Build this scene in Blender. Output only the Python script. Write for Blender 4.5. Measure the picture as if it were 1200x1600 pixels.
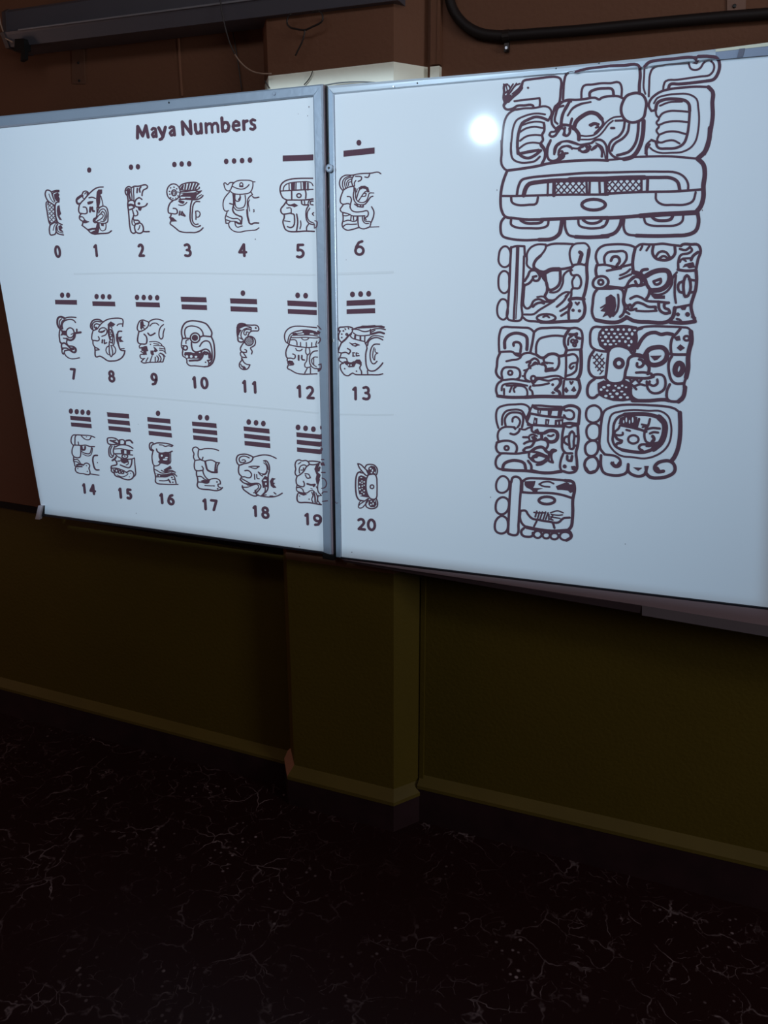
import bpy, math, random
from mathutils import Vector, Matrix
# tuning values of lights and paints
PRE, WINE, DOORE, UPFILL, VIG = 292, 54.0, 6.5, 16.0, 1.6
UPC, LOWC, LEDC = (0.158, 0.066, 0.036), (0.084, 0.053, 0.006), (0.10, 0.064, 0.012)
TRAYC = (0.16, 0.10, 0.105)
BASEC, FLOORC, VEINC, FSPEC = (0.026, 0.010, 0.011), (0.018, 0.0045, 0.0045), (0.34, 0.24, 0.24), 0.12
INKC, COATR = (0.12, 0.060, 0.080), 0.04
for o in list(bpy.data.objects): bpy.data.objects.remove(o)
S = bpy.context.scene; COL = S.collection
# ---------------------------------------------------------------- camera, world, lights, exposure
F = 1260.0
def nrm(v): return Vector(v).normalized()
_h = Vector((-2550-600, 443-800, F)); _v = Vector((615-600, 5300-800, F))
ZC = -nrm(_v); XC = -_h; XC = nrm(XC - ZC*XC.dot(ZC)); YC = ZC.cross(XC)
CAM = Vector((0.0, -1.98544, 1.60824))
def ray(px, py):
    c = Vector((px-600, py-800, F)); return Vector((XC.dot(c), YC.dot(c), ZC.dot(c)))
def at(px, py, Y):
    d = ray(px, py); return CAM + d*((Y-CAM.y)/d.y)
cd = bpy.data.cameras.new('camera'); cam = bpy.data.objects.new('camera', cd); COL.objects.link(cam)
xa, up_, fw = ray(1600, 800)-ray(600, 800), ray(600, 800)-ray(600, 1800), ray(600, 800)
m3 = Matrix((nrm(xa), nrm(up_), -nrm(fw))).transposed()
cam.matrix_world = Matrix.Translation(CAM) @ m3.to_4x4()
cd.sensor_fit = 'VERTICAL'; cd.sensor_height = 32.0; cd.lens = 32.0*F/1600.0; cd.clip_start = 0.05
S.camera = cam
S.view_settings.view_transform = 'Standard'; S.view_settings.look = 'None'
S.view_settings.gamma = 1.0; S.view_settings.exposure = 0.0; S.view_settings.use_curve_mapping = False
w = bpy.data.worlds.new('World'); S.world = w; w.use_nodes = True
w.node_tree.nodes['Background'].inputs[0].default_value = (0.62, 0.66, 0.8, 1)
w.node_tree.nodes['Background'].inputs[1].default_value = 0.010

# projector on the ceiling: its place follows from its mirror image in the glossy board
HS = at(756, 203, -0.055); d = HS-CAM; PD = 2.95
PR = HS + Vector((d.x, -d.y, d.z))*((PD-0.055)/d.y)
L = bpy.data.lights.new('projector_light', 'SPOT'); L.energy = PRE; L.color = (0.66, 0.85, 1.0)
L.spot_size = math.radians(150); L.spot_blend = 0.0; L.shadow_soft_size = 0.025
lo = bpy.data.objects.new('projector_light', L); COL.objects.link(lo)
lo.location = PR; lo.rotation_euler = (math.radians(90), 0, 0)   # lens looks straight at the wall (+Y)
# the picture the lens throws: a four-sided field of light, soft at its edges
def uv(p): q = p-PR; return (q.x/q.y, q.z/q.y)
BEAM = [uv(at(-70, 169, -0.06)), uv(at(1235, 33, -0.055)), uv(at(1203, 955, -0.055)), uv(at(62, 803, -0.06))]
L.use_nodes = True; nt = L.node_tree; N = nt.nodes; LK = nt.links
em = N['Emission']
tc = N.new('ShaderNodeTexCoord'); sx = N.new('ShaderNodeSeparateXYZ'); LK.new(tc.outputs['Normal'], sx.inputs[0])
def mth(op, a, b=None, clamp=False):
    n = N.new('ShaderNodeMath'); n.operation = op; n.use_clamp = clamp
    for i, v in enumerate((a, b)):
        if v is None: continue
        if isinstance(v, (int, float)): n.inputs[i].default_value = v
        else: LK.new(v, n.inputs[i])
    return n.outputs[0]
az = mth('ABSOLUTE', sx.outputs[2])
U = mth('DIVIDE', sx.outputs[0], az); V = mth('DIVIDE', sx.outputs[1], az)
cur = None
for i in range(4):
    (x0, y0), (x1, y1) = BEAM[i], BEAM[(i+1) % 4]
    nx, ny = (y1-y0), -(x1-x0); l = math.hypot(nx, ny); nx /= l; ny /= l
    dd = mth('ADD', mth('MULTIPLY', U, nx), mth('MULTIPLY', V, ny))
    dd = mth('SUBTRACT', dd, nx*x0+ny*y0)
    soft = (0.005, 0.006, 0.002, 0.003)[i]
    k = mth('MULTIPLY', dd, 1/soft, True)
    cur = k if cur is None else mth('MULTIPLY', cur, k)
# lens vignette: the picture is dimmer away from the axis of the throw
cx_, cy_ = uv(at(380, 440, -0.05))
du = mth('SUBTRACT', U, cx_); dv = mth('SUBTRACT', V, cy_)
r2 = mth('ADD', mth('MULTIPLY', du, du), mth('MULTIPLY', dv, dv))
vg = mth('SUBTRACT', 1.0, mth('MULTIPLY', r2, VIG), True)
LK.new(mth('MULTIPLY', cur, vg), em.inputs['Strength'])
hue = N.new('ShaderNodeMix'); hue.data_type = 'RGBA'; LK.new(mth('MULTIPLY', r2, 4.0, True), hue.inputs['Factor'])
hue.inputs['A'].default_value = (1, 1, 1, 1); hue.inputs['B'].default_value = (0.74, 0.93, 1.08, 1)
LK.new(hue.outputs['Result'], em.inputs['Color'])

def area(name, loc, tgt, size, sizey, e, col):
    l = bpy.data.lights.new(name, 'AREA'); l.shape = 'RECTANGLE'; l.size = size; l.size_y = sizey; l.energy = e; l.color = col
    o = bpy.data.objects.new(name, l); COL.objects.link(o); o.location = loc
    o.rotation_euler = (Vector(tgt)-Vector(loc)).to_track_quat('-Z', 'Y').to_euler(); return o
area('window_light', (3.4, -1.6, 1.9), (-0.4, 0, 1.4), 1.2, 1.0, WINE, (0.84, 0.92, 1.0))
area('upper_wall_fill', (0.3, -1.5, 2.80), (0.1, 0.08, 2.35), 3.6, 0.35, UPFILL, (0.84, 0.91, 1.0))  # added lamp, stands in for ceiling bounce and brightens the upper wall
area('door_light', (-4.2, -1.0, 1.3), (-1.2, 0, 1.2), 0.7, 1.6, DOORE, (1.0, 0.62, 0.5))

# ---------------------------------------------------------------- helpers
def lin(c):
    return tuple(((x/255)/12.92 if x/255 <= .04045 else ((x/255+.055)/1.055)**2.4) for x in c)
def mat(name, col, rough=0.6, metal=0.0, spec=0.5, noise=None, bump=0.0, bscale=60):
    m = bpy.data.materials.new(name); m.use_nodes = True; n = m.node_tree.nodes; l = m.node_tree.links
    b = n['Principled BSDF']; b.inputs['Roughness'].default_value = rough; b.inputs['Metallic'].default_value = metal
    b.inputs['Specular IOR Level'].default_value = spec
    b.inputs['Base Color'].default_value = (*col, 1)
    t = n.new('ShaderNodeTexCoord')
    if noise:
        nz = n.new('ShaderNodeTexNoise'); nz.inputs['Scale'].default_value = noise[0]; nz.inputs['Detail'].default_value = 5
        l.new(t.outputs['Object'], nz.inputs['Vector'])
        mx = n.new('ShaderNodeMix'); mx.data_type = 'RGBA'; l.new(nz.outputs['Fac'], mx.inputs['Factor'])
        mx.inputs['A'].default_value = (*[c*(1-noise[1]) for c in col], 1); mx.inputs['B'].default_value = (*[min(1, c*(1+noise[1])) for c in col], 1)
        l.new(mx.outputs['Result'], b.inputs['Base Color'])
    if bump:
        nb = n.new('ShaderNodeTexNoise'); nb.inputs['Scale'].default_value = bscale; nb.inputs['Detail'].default_value = 4
        l.new(t.outputs['Object'], nb.inputs['Vector'])
        bp = n.new('ShaderNodeBump'); bp.inputs['Strength'].default_value = bump; bp.inputs['Distance'].default_value = 0.01
        l.new(nb.outputs['Fac'], bp.inputs['Height']); l.new(bp.outputs['Normal'], b.inputs['Normal'])
    return m
def obj(name, vs, fs, m, parent=None, kind=None, mi=None, smooth=False):
    me = bpy.data.meshes.new(name); me.from_pydata([tuple(v) for v in vs], [], fs)
    for x in (m if isinstance(m, list) else [m]): me.materials.append(x)
    if mi: me.polygons.foreach_set('material_index', mi)
    if smooth: me.polygons.foreach_set('use_smooth', [True]*len(fs))
    me.update()
    o = bpy.data.objects.new(name, me); COL.objects.link(o)
    if parent: o.parent = parent; o.matrix_parent_inverse = Matrix.Translation(parent.location).inverted()
    if kind: o['kind'] = kind
    return o
def empty(name, loc, label, cat, group=None):
    o = bpy.data.objects.new(name, None); COL.objects.link(o); o.location = loc; o.empty_display_size = .05
    o['label'] = label; o['category'] = cat
    if group: o['group'] = group
    return o
def tag(o, label, cat, group=None):
    o['label'] = label; o['category'] = cat
    if group: o['group'] = group
    return o
def prism(front, depth):
    """closed solid: polygon 'front' (counter-clockwise seen from the room) pushed back by 'depth' along +Y"""
    n = len(front); vs = [Vector(p) for p in front]+[Vector(p)+Vector((0, depth, 0)) for p in front]
    fs = [tuple(range(n)), tuple(range(2*n-1, n-1, -1))]
    for i in range(n):
        j = (i+1) % n; fs.append((i, i+n, j+n, j))
    return vs, fs
def box(x0, x1, y0, y1, z0, z1):
    return prism([(x0, y0, z0), (x1, y0, z0), (x1, y0, z1), (x0, y0, z1)], y1-y0)
def join(parts):
    V, Fc = [], []
    for vs, fs in parts:
        b = len(V); V += list(vs); Fc += [tuple(i+b for i in f) for f in fs]
    return V, Fc
def tube(pts, r, seg=8):
    pts = [Vector(p) for p in pts]; vs = []; fs = []
    n = len(pts); ref = Vector((0.13, 0.7, 0.31))
    for i, p in enumerate(pts):
        t = (pts[min(i+1, n-1)]-pts[max(i-1, 0)]).normalized()
        a = t.cross(ref).normalized(); b = t.cross(a)
        for k in range(seg):
            an = 2*math.pi*k/seg; vs.append(p+a*(r*math.cos(an))+b*(r*math.sin(an)))
    for i in range(n-1):
        for k in range(seg):
            k2 = (k+1) % seg; fs.append((i*seg+k, i*seg+k2, (i+1)*seg+k2, (i+1)*seg+k))
    fs.append(tuple(range(seg))[::-1]); fs.append(tuple((n-1)*seg+k for k in range(seg)))
    return vs, fs
def cyl(c, r, depth, seg=16, dome=0):
    """short disc facing the room"""
    c = Vector(c); vs = []
    for y, rr in ((depth, r), (depth*.3, r), (0, r*.72)):
        for k in range(seg):
            a = 2*math.pi*k/seg; vs.append(c+Vector((rr*math.cos(a), y, rr*math.sin(a))))
    fs = []
    for q in range(2):
        for k in range(seg):
            k2 = (k+1) % seg; fs.append((q*seg+k, q*seg+k2, (q+1)*seg+k2, (q+1)*seg+k))
    fs.append(tuple(2*seg+k for k in range(seg))); fs.append(tuple(range(seg))[::-1])
    return vs, fs
def smooth(pts, sub=4):
    """Catmull-Rom through the points; sharp turns stay sharp"""
    n = len(pts)
    if n < 3: return pts
    closed = math.hypot(pts[0][0]-pts[-1][0], pts[0][1]-pts[-1][1]) < 1e-6
    out = []
    def tang(i):
        if i == 0 or i == n-1:
            if closed: a, b = pts[n-2], pts[1]; c = pts[i]
            else: return None
        else: a, b, c = pts[i-1], pts[i+1], pts[i]
        v1 = (c[0]-a[0], c[1]-a[1]); v2 = (b[0]-c[0], b[1]-c[1])
        l1 = math.hypot(*v1) or 1e-9; l2 = math.hypot(*v2) or 1e-9
        if (v1[0]*v2[0]+v1[1]*v2[1])/(l1*l2) < 0.1: return None
        s = min(l1, l2); u = (v1[0]/l1+v2[0]/l2, v1[1]/l1+v2[1]/l2); lu = math.hypot(*u) or 1e-9
        return (u[0]/lu, u[1]/lu)
    T = [tang(i) for i in range(n)]
    for i in range(n-1):
        a, b = pts[i], pts[i+1]; l = math.hypot(b[0]-a[0], b[1]-a[1])
        ta = T[i]; tb = T[i+1]; ch = ((b[0]-a[0])/(l or 1), (b[1]-a[1])/(l or 1))
        ta = ta or ch; tb = tb or ch
        for k in range(sub):
            t = k/sub; h1 = 2*t**3-3*t*t+1; h2 = t**3-2*t*t+t; h3 = -2*t**3+3*t*t; h4 = t**3-t*t
            out.append((h1*a[0]+h2*l*ta[0]+h3*b[0]+h4*l*tb[0], h1*a[1]+h2*l*ta[1]+h3*b[1]+h4*l*tb[1]))
    out.append(pts[-1]); return out

# ---------------------------------------------------------------- materials
M_up = mat('brown_paint', UPC, .6, spec=.15, noise=(3, .12), bump=.15, bscale=90)
M_low = mat('olive_paint', LOWC, .6, spec=.12, noise=(2.5, .15), bump=.15, bscale=90)
M_cream = mat('cream_paint', (0.95, 0.90, 0.74), .5, bump=.1)
M_ledge = mat('ledge_paint', LEDC, .5, spec=.15, noise=(6, .2))
M_rail = mat('dark_rail', lin((58, 44, 46)), .45, noise=(8, .25))
M_grey = mat('grey_frame_paint', lin((148, 158, 172)), .32, .25, noise=(14, .06), bump=.05)
M_alu = mat('white_frame', lin((205, 212, 220)), .28, .3, noise=(20, .05))
M_dark = mat('dark_gap', lin((30, 28, 34)), .4)
M_iron = mat('dark_metal', lin((48, 38, 34)), .4, .5)
M_conduit = mat('conduit_plastic', lin((30, 20, 17)), .6, spec=.3)
M_black = mat('black_plastic', lin((12, 10, 10)), .5)
M_wire = mat('wire_dark', lin((40, 30, 26)), .5)
M_wirel = mat('wire_tan', lin((150, 120, 100)), .4)
M_hous = mat('housing_metal', lin((88, 84, 90)), .4, .2, noise=(9, .1))
M_steel = mat('steel', lin((160, 160, 165)), .25, .9)
M_clip = mat('pale_clip', lin((190, 180, 185)), .4)
def board_mat(name, col):
    m = mat(name, col, .5, spec=.0)
    b = m.node_tree.nodes['Principled BSDF']
    b.inputs['Coat Weight'].default_value = 1.0; b.inputs['Coat Roughness'].default_value = COATR; b.inputs['Coat IOR'].default_value = 1.5
    n = m.node_tree.nodes; l = m.node_tree.links; t = n.new('ShaderNodeTexCoord')
    nb = n.new('ShaderNodeTexNoise'); nb.inputs['Scale'].default_value = 5; nb.inputs['Detail'].default_value = 1
    l.new(t.outputs['Object'], nb.inputs['Vector'])
    bp = n.new('ShaderNodeBump'); bp.inputs['Strength'].default_value = .12; bp.inputs['Distance'].default_value = 0.004
    l.new(nb.outputs['Fac'], bp.inputs['Height']); l.new(bp.outputs['Normal'], b.inputs['Coat Normal'])
    return m
M_board = board_mat('whiteboard_enamel', (0.78, 0.80, 0.83))
M_ink = board_mat('picture_dark', INKC)
def floor_mat():
    m = bpy.data.materials.new('dark_marble'); m.use_nodes = True; n = m.node_tree.nodes; l = m.node_tree.links
    b = n['Principled BSDF']; b.inputs['Roughness'].default_value = .42; b.inputs['Specular IOR Level'].default_value = FSPEC
    t = n.new('ShaderNodeTexCoord')
    warp = n.new('ShaderNodeTexNoise'); warp.inputs['Scale'].default_value = 6; warp.inputs['Detail'].default_value = 4
    l.new(t.outputs['Object'], warp.inputs['Vector'])
    mixv = n.new('ShaderNodeMix'); mixv.data_type = 'VECTOR'; mixv.inputs['Factor'].default_value = .16
    l.new(t.outputs['Object'], mixv.inputs['A']); l.new(warp.outputs['Color'], mixv.inputs['B'])
    def veins(scale, width, nscale, lo_, hi):
        v = n.new('ShaderNodeTexVoronoi'); v.feature = 'DISTANCE_TO_EDGE'; v.inputs['Scale'].default_value = scale
        l.new(mixv.outputs['Result'], v.inputs['Vector'])
        r = n.new('ShaderNodeMapRange'); r.inputs['From Min'].default_value = 0; r.inputs['From Max'].default_value = width
        r.inputs['To Min'].default_value = 1; r.inputs['To Max'].default_value = 0; l.new(v.outputs['Distance'], r.inputs['Value'])
        z = n.new('ShaderNodeTexNoise'); z.inputs['Scale'].default_value = nscale; z.inputs['Detail'].default_value = 5; z.inputs['Roughness'].default_value = .7
        l.new(t.outputs['Object'], z.inputs['Vector'])
        r2_ = n.new('ShaderNodeMapRange'); r2_.inputs['From Min'].default_value = lo_; r2_.inputs['From Max'].default_value = hi; l.new(z.outputs['Fac'], r2_.inputs['Value'])
        q = n.new('ShaderNodeMath'); q.operation = 'MULTIPLY'; l.new(r.outputs[0], q.inputs[0]); l.new(r2_.outputs[0], q.inputs[1]); return q.outputs[0]
    a = veins(10, .024, 9, .46, .72); c = veins(23, .03, 13, .50, .74)
    # small pale chips
    v2 = n.new('ShaderNodeTexVoronoi'); v2.inputs['Scale'].default_value = 40; l.new(t.outputs['Object'], v2.inputs['Vector'])
    r3 = n.new('ShaderNodeMapRange'); r3.inputs['From Min'].default_value = .10; r3.inputs['From Max'].default_value = .22; r3.inputs['To Min'].default_value = 1; r3.inputs['To Max'].default_value = 0
    l.new(v2.outputs['Distance'], r3.inputs['Value'])
    z3 = n.new('ShaderNodeTexNoise'); z3.inputs['Scale'].default_value = 8; l.new(t.outputs['Object'], z3.inputs['Vector'])
    r4 = n.new('ShaderNodeMapRange'); r4.inputs['From Min'].default_value = .56; r4.inputs['From Max'].default_value = .66; l.new(z3.outputs['Fac'], r4.inputs['Value'])
    q3 = n.new('ShaderNodeMath'); q3.operation = 'MULTIPLY'; l.new(r3.outputs[0], q3.inputs[0]); l.new(r4.outputs[0], q3.inputs[1])
    s1 = n.new('ShaderNodeMath'); s1.operation = 'MAXIMUM'; l.new(a, s1.inputs[0]); l.new(c, s1.inputs[1])
    s2 = n.new('ShaderNodeMath'); s2.operation = 'MAXIMUM'; s2.use_clamp = True; l.new(s1.outputs[0], s2.inputs[0]); l.new(q3.outputs[0], s2.inputs[1])
    big = n.new('ShaderNodeTexNoise'); big.inputs['Scale'].default_value = 1.9; big.inputs['Detail'].default_value = 3; l.new(t.outputs['Object'], big.inputs['Vector'])
    rb_ = n.new('ShaderNodeMapRange'); rb_.inputs['From Min'].default_value = .40; rb_.inputs['From Max'].default_value = .62; rb_.inputs['To Min'].default_value = .12; l.new(big.outputs['Fac'], rb_.inputs['Value'])
    s3 = n.new('ShaderNodeMath'); s3.operation = 'MULTIPLY'; l.new(s2.outputs[0], s3.inputs[0]); l.new(rb_.outputs[0], s3.inputs[1])
    mx = n.new('ShaderNodeMix'); mx.data_type = 'RGBA'; l.new(s3.outputs[0], mx.inputs['Factor'])
    mx.inputs['A'].default_value = (*FLOORC, 1); mx.inputs['B'].default_value = (*VEINC, 1)
    l.new(mx.outputs['Result'], b.inputs['Base Color']); return m
M_floor = floor_mat()

# ---------------------------------------------------------------- the room
WY = 0.08; XL, XR, YB, ZT = -4.5, 3.5, -4.6, 2.85
ZR = 0.83       # where brown paint gives way to olive, hidden behind the boards for most of its length
def rail_z(x): return 0.866+(0.797-0.866)*(x+2.363)/(0.166+2.363)
cx0, cx1, ch = -1.142, -0.799, 0.058
# floor, ceiling and side walls
obj('floor', [(XL, YB, 0), (XR, YB, 0), (XR, WY+.1, 0), (XL, WY+.1, 0), (XL, YB, -.1), (XR, YB, -.1), (XR, WY+.1, -.1), (XL, WY+.1, -.1)],
    [(0, 1, 2, 3), (7, 6, 5, 4), (0, 4, 5, 1), (1, 5, 6, 2), (2, 6, 7, 3), (3, 7, 4, 0)], M_floor, kind='structure')
v, f = box(XL, XR, YB, WY+.1, ZT, ZT+.1); obj('ceiling', v, f, M_up, kind='structure')
v, f = box(XL-.1, XL, YB, WY+.1, 0, ZT); obj('wall_left', v, f, M_up, kind='structure')
v, f = box(XR, XR+.1, YB, WY+.1, 0, ZT); obj('wall_right', v, f, M_up, kind='structure')
v, f = box(XL-.1, XR+.1, YB-.1, YB, 0, ZT); obj('wall_front', v, f, M_up, kind='structure')
# back wall: olive below the rail line, brown above it
zl, zr = rail_z(XL), rail_z(XR)
va, fa = prism([(XL, WY, 0), (XR, WY, 0), (XR, WY, zr), (XL, WY, zl)], .1)
vb, fb = prism([(XL, WY, zl), (XR, WY, zr), (XR, WY, ZT), (XL, WY, ZT)], .1)
v, f = join([(va, fa), (vb, fb)])
obj('wall_back', v, f, [M_low, M_up], kind='structure', mi=[0]*len(fa)+[1]*len(fb))
# column with bevelled corners
def colring(z0, z1, e=0.0, z0b=None, z1b=None):
    xs = [(cx0-ch-e, WY), (cx0-e*.4, 0-e), (cx1+e*.4, 0-e), (cx1+ch+e, WY)]
    vs = [(x, y, z0) for x, y in xs]+[(x, y, z1) for x, y in xs]
    fs = [(0, 1, 5, 4), (1, 2, 6, 5), (2, 3, 7, 6), (3, 2, 1, 0), (4, 5, 6, 7), (3, 0, 4, 7)]
    return vs, fs
ZCR = 2.1235
parts = [(colring(0, .828), 0), (colring(.828, .93), 2), (colring(.93, ZCR), 1), (colring(ZCR, ZT), 2)]
V_, F_, MI = [], [], []
for (vs, fs), k in parts:
    b = len(V_); V_ += vs; F_ += [tuple(i+b for i in q) for q in fs]; MI += [k]*len(fs)
obj('pillar', V_, F_, [M_low, M_cream, M_up], kind='structure', mi=MI)
# baseboard of the floor's dark stone, with a sloping painted ledge on top
M_base = mat('dark_baseboard', BASEC, .5, spec=.2, noise=(14, .5))
def skirting(x0, x1, z0, z1):
    d = .028
    vs, fs = prism([(x0, WY-d, 0), (x1, WY-d, 0), (x1, WY-d, z1-.035), (x0, WY-d, z0-.035)], d)
    return vs, fs
def ledge(x0, x1, z0, z1):
    d = .030
    vs = [(x0, WY-d, z0-.033), (x1, WY-d, z1-.033), (x1, WY-d, z1-.022), (x0, WY-d, z0-.022), (x0, WY, z0), (x1, WY, z1), (x0, WY, z0-.033), (x1, WY, z1-.033)]
    return vs, [(0, 1, 2, 3), (3, 2, 5, 4), (4, 5, 7, 6), (6, 7, 1, 0), (0, 3, 4, 6), (1, 7, 5, 2)]
A0, A1 = cx0-ch, cx1+ch
segs = [(XL, A0, .175, .12), (A1, XR, .149, .19)]
v, f = join([skirting(*s) for s in segs]); obj('baseboard_back', v, f, M_base, kind='structure')
v, f = join([ledge(*s) for s in segs]); obj('trim_1', v, f, M_ledge, kind='structure')
v, f = colring(0, .10, .026); obj('baseboard_pillar', v, f, M_base, kind='structure')
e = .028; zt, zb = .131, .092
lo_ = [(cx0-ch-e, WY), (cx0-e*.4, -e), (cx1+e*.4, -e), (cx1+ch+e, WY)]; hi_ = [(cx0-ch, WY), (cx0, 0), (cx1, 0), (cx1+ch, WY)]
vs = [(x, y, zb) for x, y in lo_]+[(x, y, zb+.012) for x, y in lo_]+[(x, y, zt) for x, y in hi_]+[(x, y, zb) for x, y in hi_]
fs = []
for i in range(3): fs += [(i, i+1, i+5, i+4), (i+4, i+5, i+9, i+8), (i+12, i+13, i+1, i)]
obj('trim_2', vs, fs, [M_ledge, mat('ledge_orange', (0.36, 0.15, 0.08), .6)], kind='structure', mi=[1, 1, 1]+[0]*6)  # left bevel set in a lighter orange than the rest
# rail on the wall under the boards
def railseg(p0, p1, h0, h1, d):
    a, b = at(*p0, WY), at(*p1, WY)
    return prism([(a.x, WY-d, a.z-h0), (b.x, WY-d, b.z-h1), (b.x, WY-d, b.z), (a.x, WY-d, a.z)], d)
def strip(a, b, h0, h1, d): return prism([(a[0], WY-d, a[2]-h0), (b[0], WY-d, b[2]-h1), (b[0], WY-d, b[2]), (a[0], WY-d, a[2])], d)
la = (XL, WY, rail_z(XL)); lb = (A0, WY, rail_z(A0))
v, f = strip(la, lb, .024, .022, .006); obj('trim_3', v, f, mat('black_rail', (0.012, 0.008, 0.008), .7, spec=.1), kind='structure')
# slim flat trunking beside the column
q0, q1 = at(672.5, 60, WY-.018), at(687, 60, WY-.018)
v, f = join([box(q0.x, q1.x, WY-.018, WY, ZCR, ZT), box(q0.x+(q1.x-q0.x)*.72, q0.x+(q1.x-q0.x)*.78, WY-.0195, WY-.018, ZCR, ZT)])
obj('trim_4', v, f, M_up, kind='structure')
v, f = box(q0.x, q1.x, WY-.018, WY, .93, ZCR-.004); obj('trim_5', v, f, M_cream, kind='structure')
v, f = box(cx1+ch-.001, cx1+ch+.012, WY-.010, WY, .0, .828); obj('trim_6', v, f, M_low, kind='structure')
# light wall seam strips and a patched plate on the upper left wall
for (px, y0, y1) in ((278, 55, 150),):
    a = at(px, y0, WY-.002); b = at(px+3, y1, WY-.002)
    v, f = box(a.x-.002, a.x+.003, WY-.003, WY, b.z, a.z+.2); obj('trim_7', v, f, mat('seam', [c*1.5 for c in UPC], .5), kind='structure')

# ---------------------------------------------------------------- picture marks: flat strokes lying on the boards
FRY = -0.0635   # face of the left board's frame
def inner_top(x):
    P = [(500, 148), (520, 147), (855, 116.7), (1000, 107), (1120, 93), (1200, 86)]
    for (a, b), (c, d_) in zip(P, P[1:]):
        if x <= c: return b+(d_-b)*(x-a)/(c-a)
    return 86
LY, RY, RFY = -0.0560, -0.0520, -0.0590
def plane_left(x, y): return LY-.0006
def plane_right(x, y): return (RFY if y < inner_top(x)+.3 else RY)-.0006
def plane_frame(x, y): return FRY-.0006
class Ink:
    def __init__(s): s.v = []; s.f = []; s.mi = []; s.n = 0   # n: each stroke lies a hair above the one before
    def quad(s, q, k=0):
        b = len(s.v); s.v += [(x, y, k, s.n) for x, y in q]; s.f.append(tuple(range(b, b+len(q)))); s.mi.append(k)
    def disc(s, x, y, rx, ry=None, k=0, n=12, lean=0):
        ry = ry or rx; s.n += 1; s.quad([(x+rx*math.cos(2*math.pi*i/n), y+ry*math.sin(2*math.pi*i/n)) for i in range(n)], k)
    def line(s, pts, w, k=0, cap=True, sm=True):
        s.n += 1
        if sm: pts = smooth(pts)
        # a sharp turn ends one ribbon and starts the next, so corners keep their weight
        i = 1
        while i < len(pts)-1:
            ax, ay = pts[i][0]-pts[i-1][0], pts[i][1]-pts[i-1][1]; bx, by = pts[i+1][0]-pts[i][0], pts[i+1][1]-pts[i][1]
            q = (math.hypot(ax, ay)*math.hypot(bx, by)) or 1e-9
            if (ax*bx+ay*by)/q < .72:
                s.line(pts[:i+1], w, k, True, False); pts = pts[i:]; i = 1; cap = True
            else: i += 1
        n = len(pts); h = w/2; Lf = []; Rt = []
        for i in range(n):
            a = pts[max(i-1, 0)]; b = pts[min(i+1, n-1)]; dx, dy = b[0]-a[0], b[1]-a[1]; l = math.hypot(dx, dy) or 1e-9
            nx, ny = -dy/l*h, dx/l*h; Lf.append((pts[i][0]+nx, pts[i][1]+ny)); Rt.append((pts[i][0]-nx, pts[i][1]-ny))
        for i in range(n-1): s.quad([Lf[i], Lf[i+1], Rt[i+1], Rt[i]], k)
        if cap:
            for p in (pts[0], pts[-1]): s.disc(p[0], p[1], h, n=8, k=k)
    def poly(s, pts, k=0):
        s.quad(pts, k); s.line(pts+[pts[0]], .9, k, sm=False)
    def build(s, name, parent, plane, label=None):
        vs = []
        for x, y, k, n_ in s.v:
            vs.append(at(x, y, plane(x, y)-(.0004 if k else 0)-n_*3e-6))
        fs = []
        for q in s.f:
            a = Vector((0, 0, 0)); p0 = vs[q[0]]
            for i in range(1, len(q)-1): a += (vs[q[i]]-p0).cross(vs[q[i+1]]-p0)
            fs.append(q if a.y < 0 else q[::-1])
        o = obj(name, vs, fs, [M_ink, M_board], parent, mi=s.mi)
        if label: o['label'] = label
        return o
def inside(p, poly):
    c = False; j = len(poly)-1
    for i in range(len(poly)):
        xi, yi = poly[i]; xj, yj = poly[j]
        if (yi > p[1]) != (yj > p[1]) and p[0] < (xj-xi)*(p[1]-yi)/(yj-yi)+xi: c = not c
        j = i
    return c
def hatch(ink, poly, sp, w):
    cx = sum(p[0] for p in poly)/len(poly); cy = sum(p[1] for p in poly)/len(poly); R = 60
    for s_ in (1, -1):
        ux, uy = math.cos(s_*.85), math.sin(s_*.85); nx, ny = -uy, ux; k = -R
        while k < R:
            run = None; t = -R
            while t <= R:
                p = (cx+nx*k+ux*t, cy+ny*k+uy*t); i_ = inside(p, poly)
                if i_ and run is None: run = p
                if not i_ and run is not None: ink.line([run, p], w, cap=False, sm=False); run = None
                t += .35
            k += sp
def parse(text):
    out = {}; ink = None
    for ln in text.strip().split('\n'):
        tk = ln.split()
        if not tk: continue
        if tk[0] == 'G':
            ox, oy, sc, dw = float(tk[2]), float(tk[3]), float(tk[4]), float(tk[5]); ink = out.setdefault(tk[1], Ink()); continue
        c = tk[0]; kw = 1.22 if sc > 9 else 1.12; w_ = dw/sc*kw
        P = lambda a: [(ox+float(a[i])/sc, oy+float(a[i+1])/sc) for i in range(0, len(a)-1, 2)]
        if c[0] == 'w': ink.line(P(tk[1:]), float(c[1:])/sc*kw)
        elif c == 'F': ink.poly(P(tk[1:]))
        elif c == 'D': ink.disc(*P(tk[1:3])[0], float(tk[3])/sc)
        elif c == 'L': ink.disc(*P(tk[1:3])[0], float(tk[3])/sc*.9, float(tk[4])/sc*.9, k=1)
        elif c == 'R':
            (x, y), = P(tk[1:3]); rx, ry = float(tk[3])/sc, float(tk[4])/sc
            ink.line([(x+rx*math.cos(2*math.pi*i/20), y+ry*math.sin(2*math.pi*i/20)) for i in range(21)], w_*.95, sm=False)
        elif c == 'X': hatch(ink, P(tk[3:]), float(tk[1])/sc, float(tk[2])/sc)
        else: ink.line(P(tk), w_)
    return out
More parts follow.
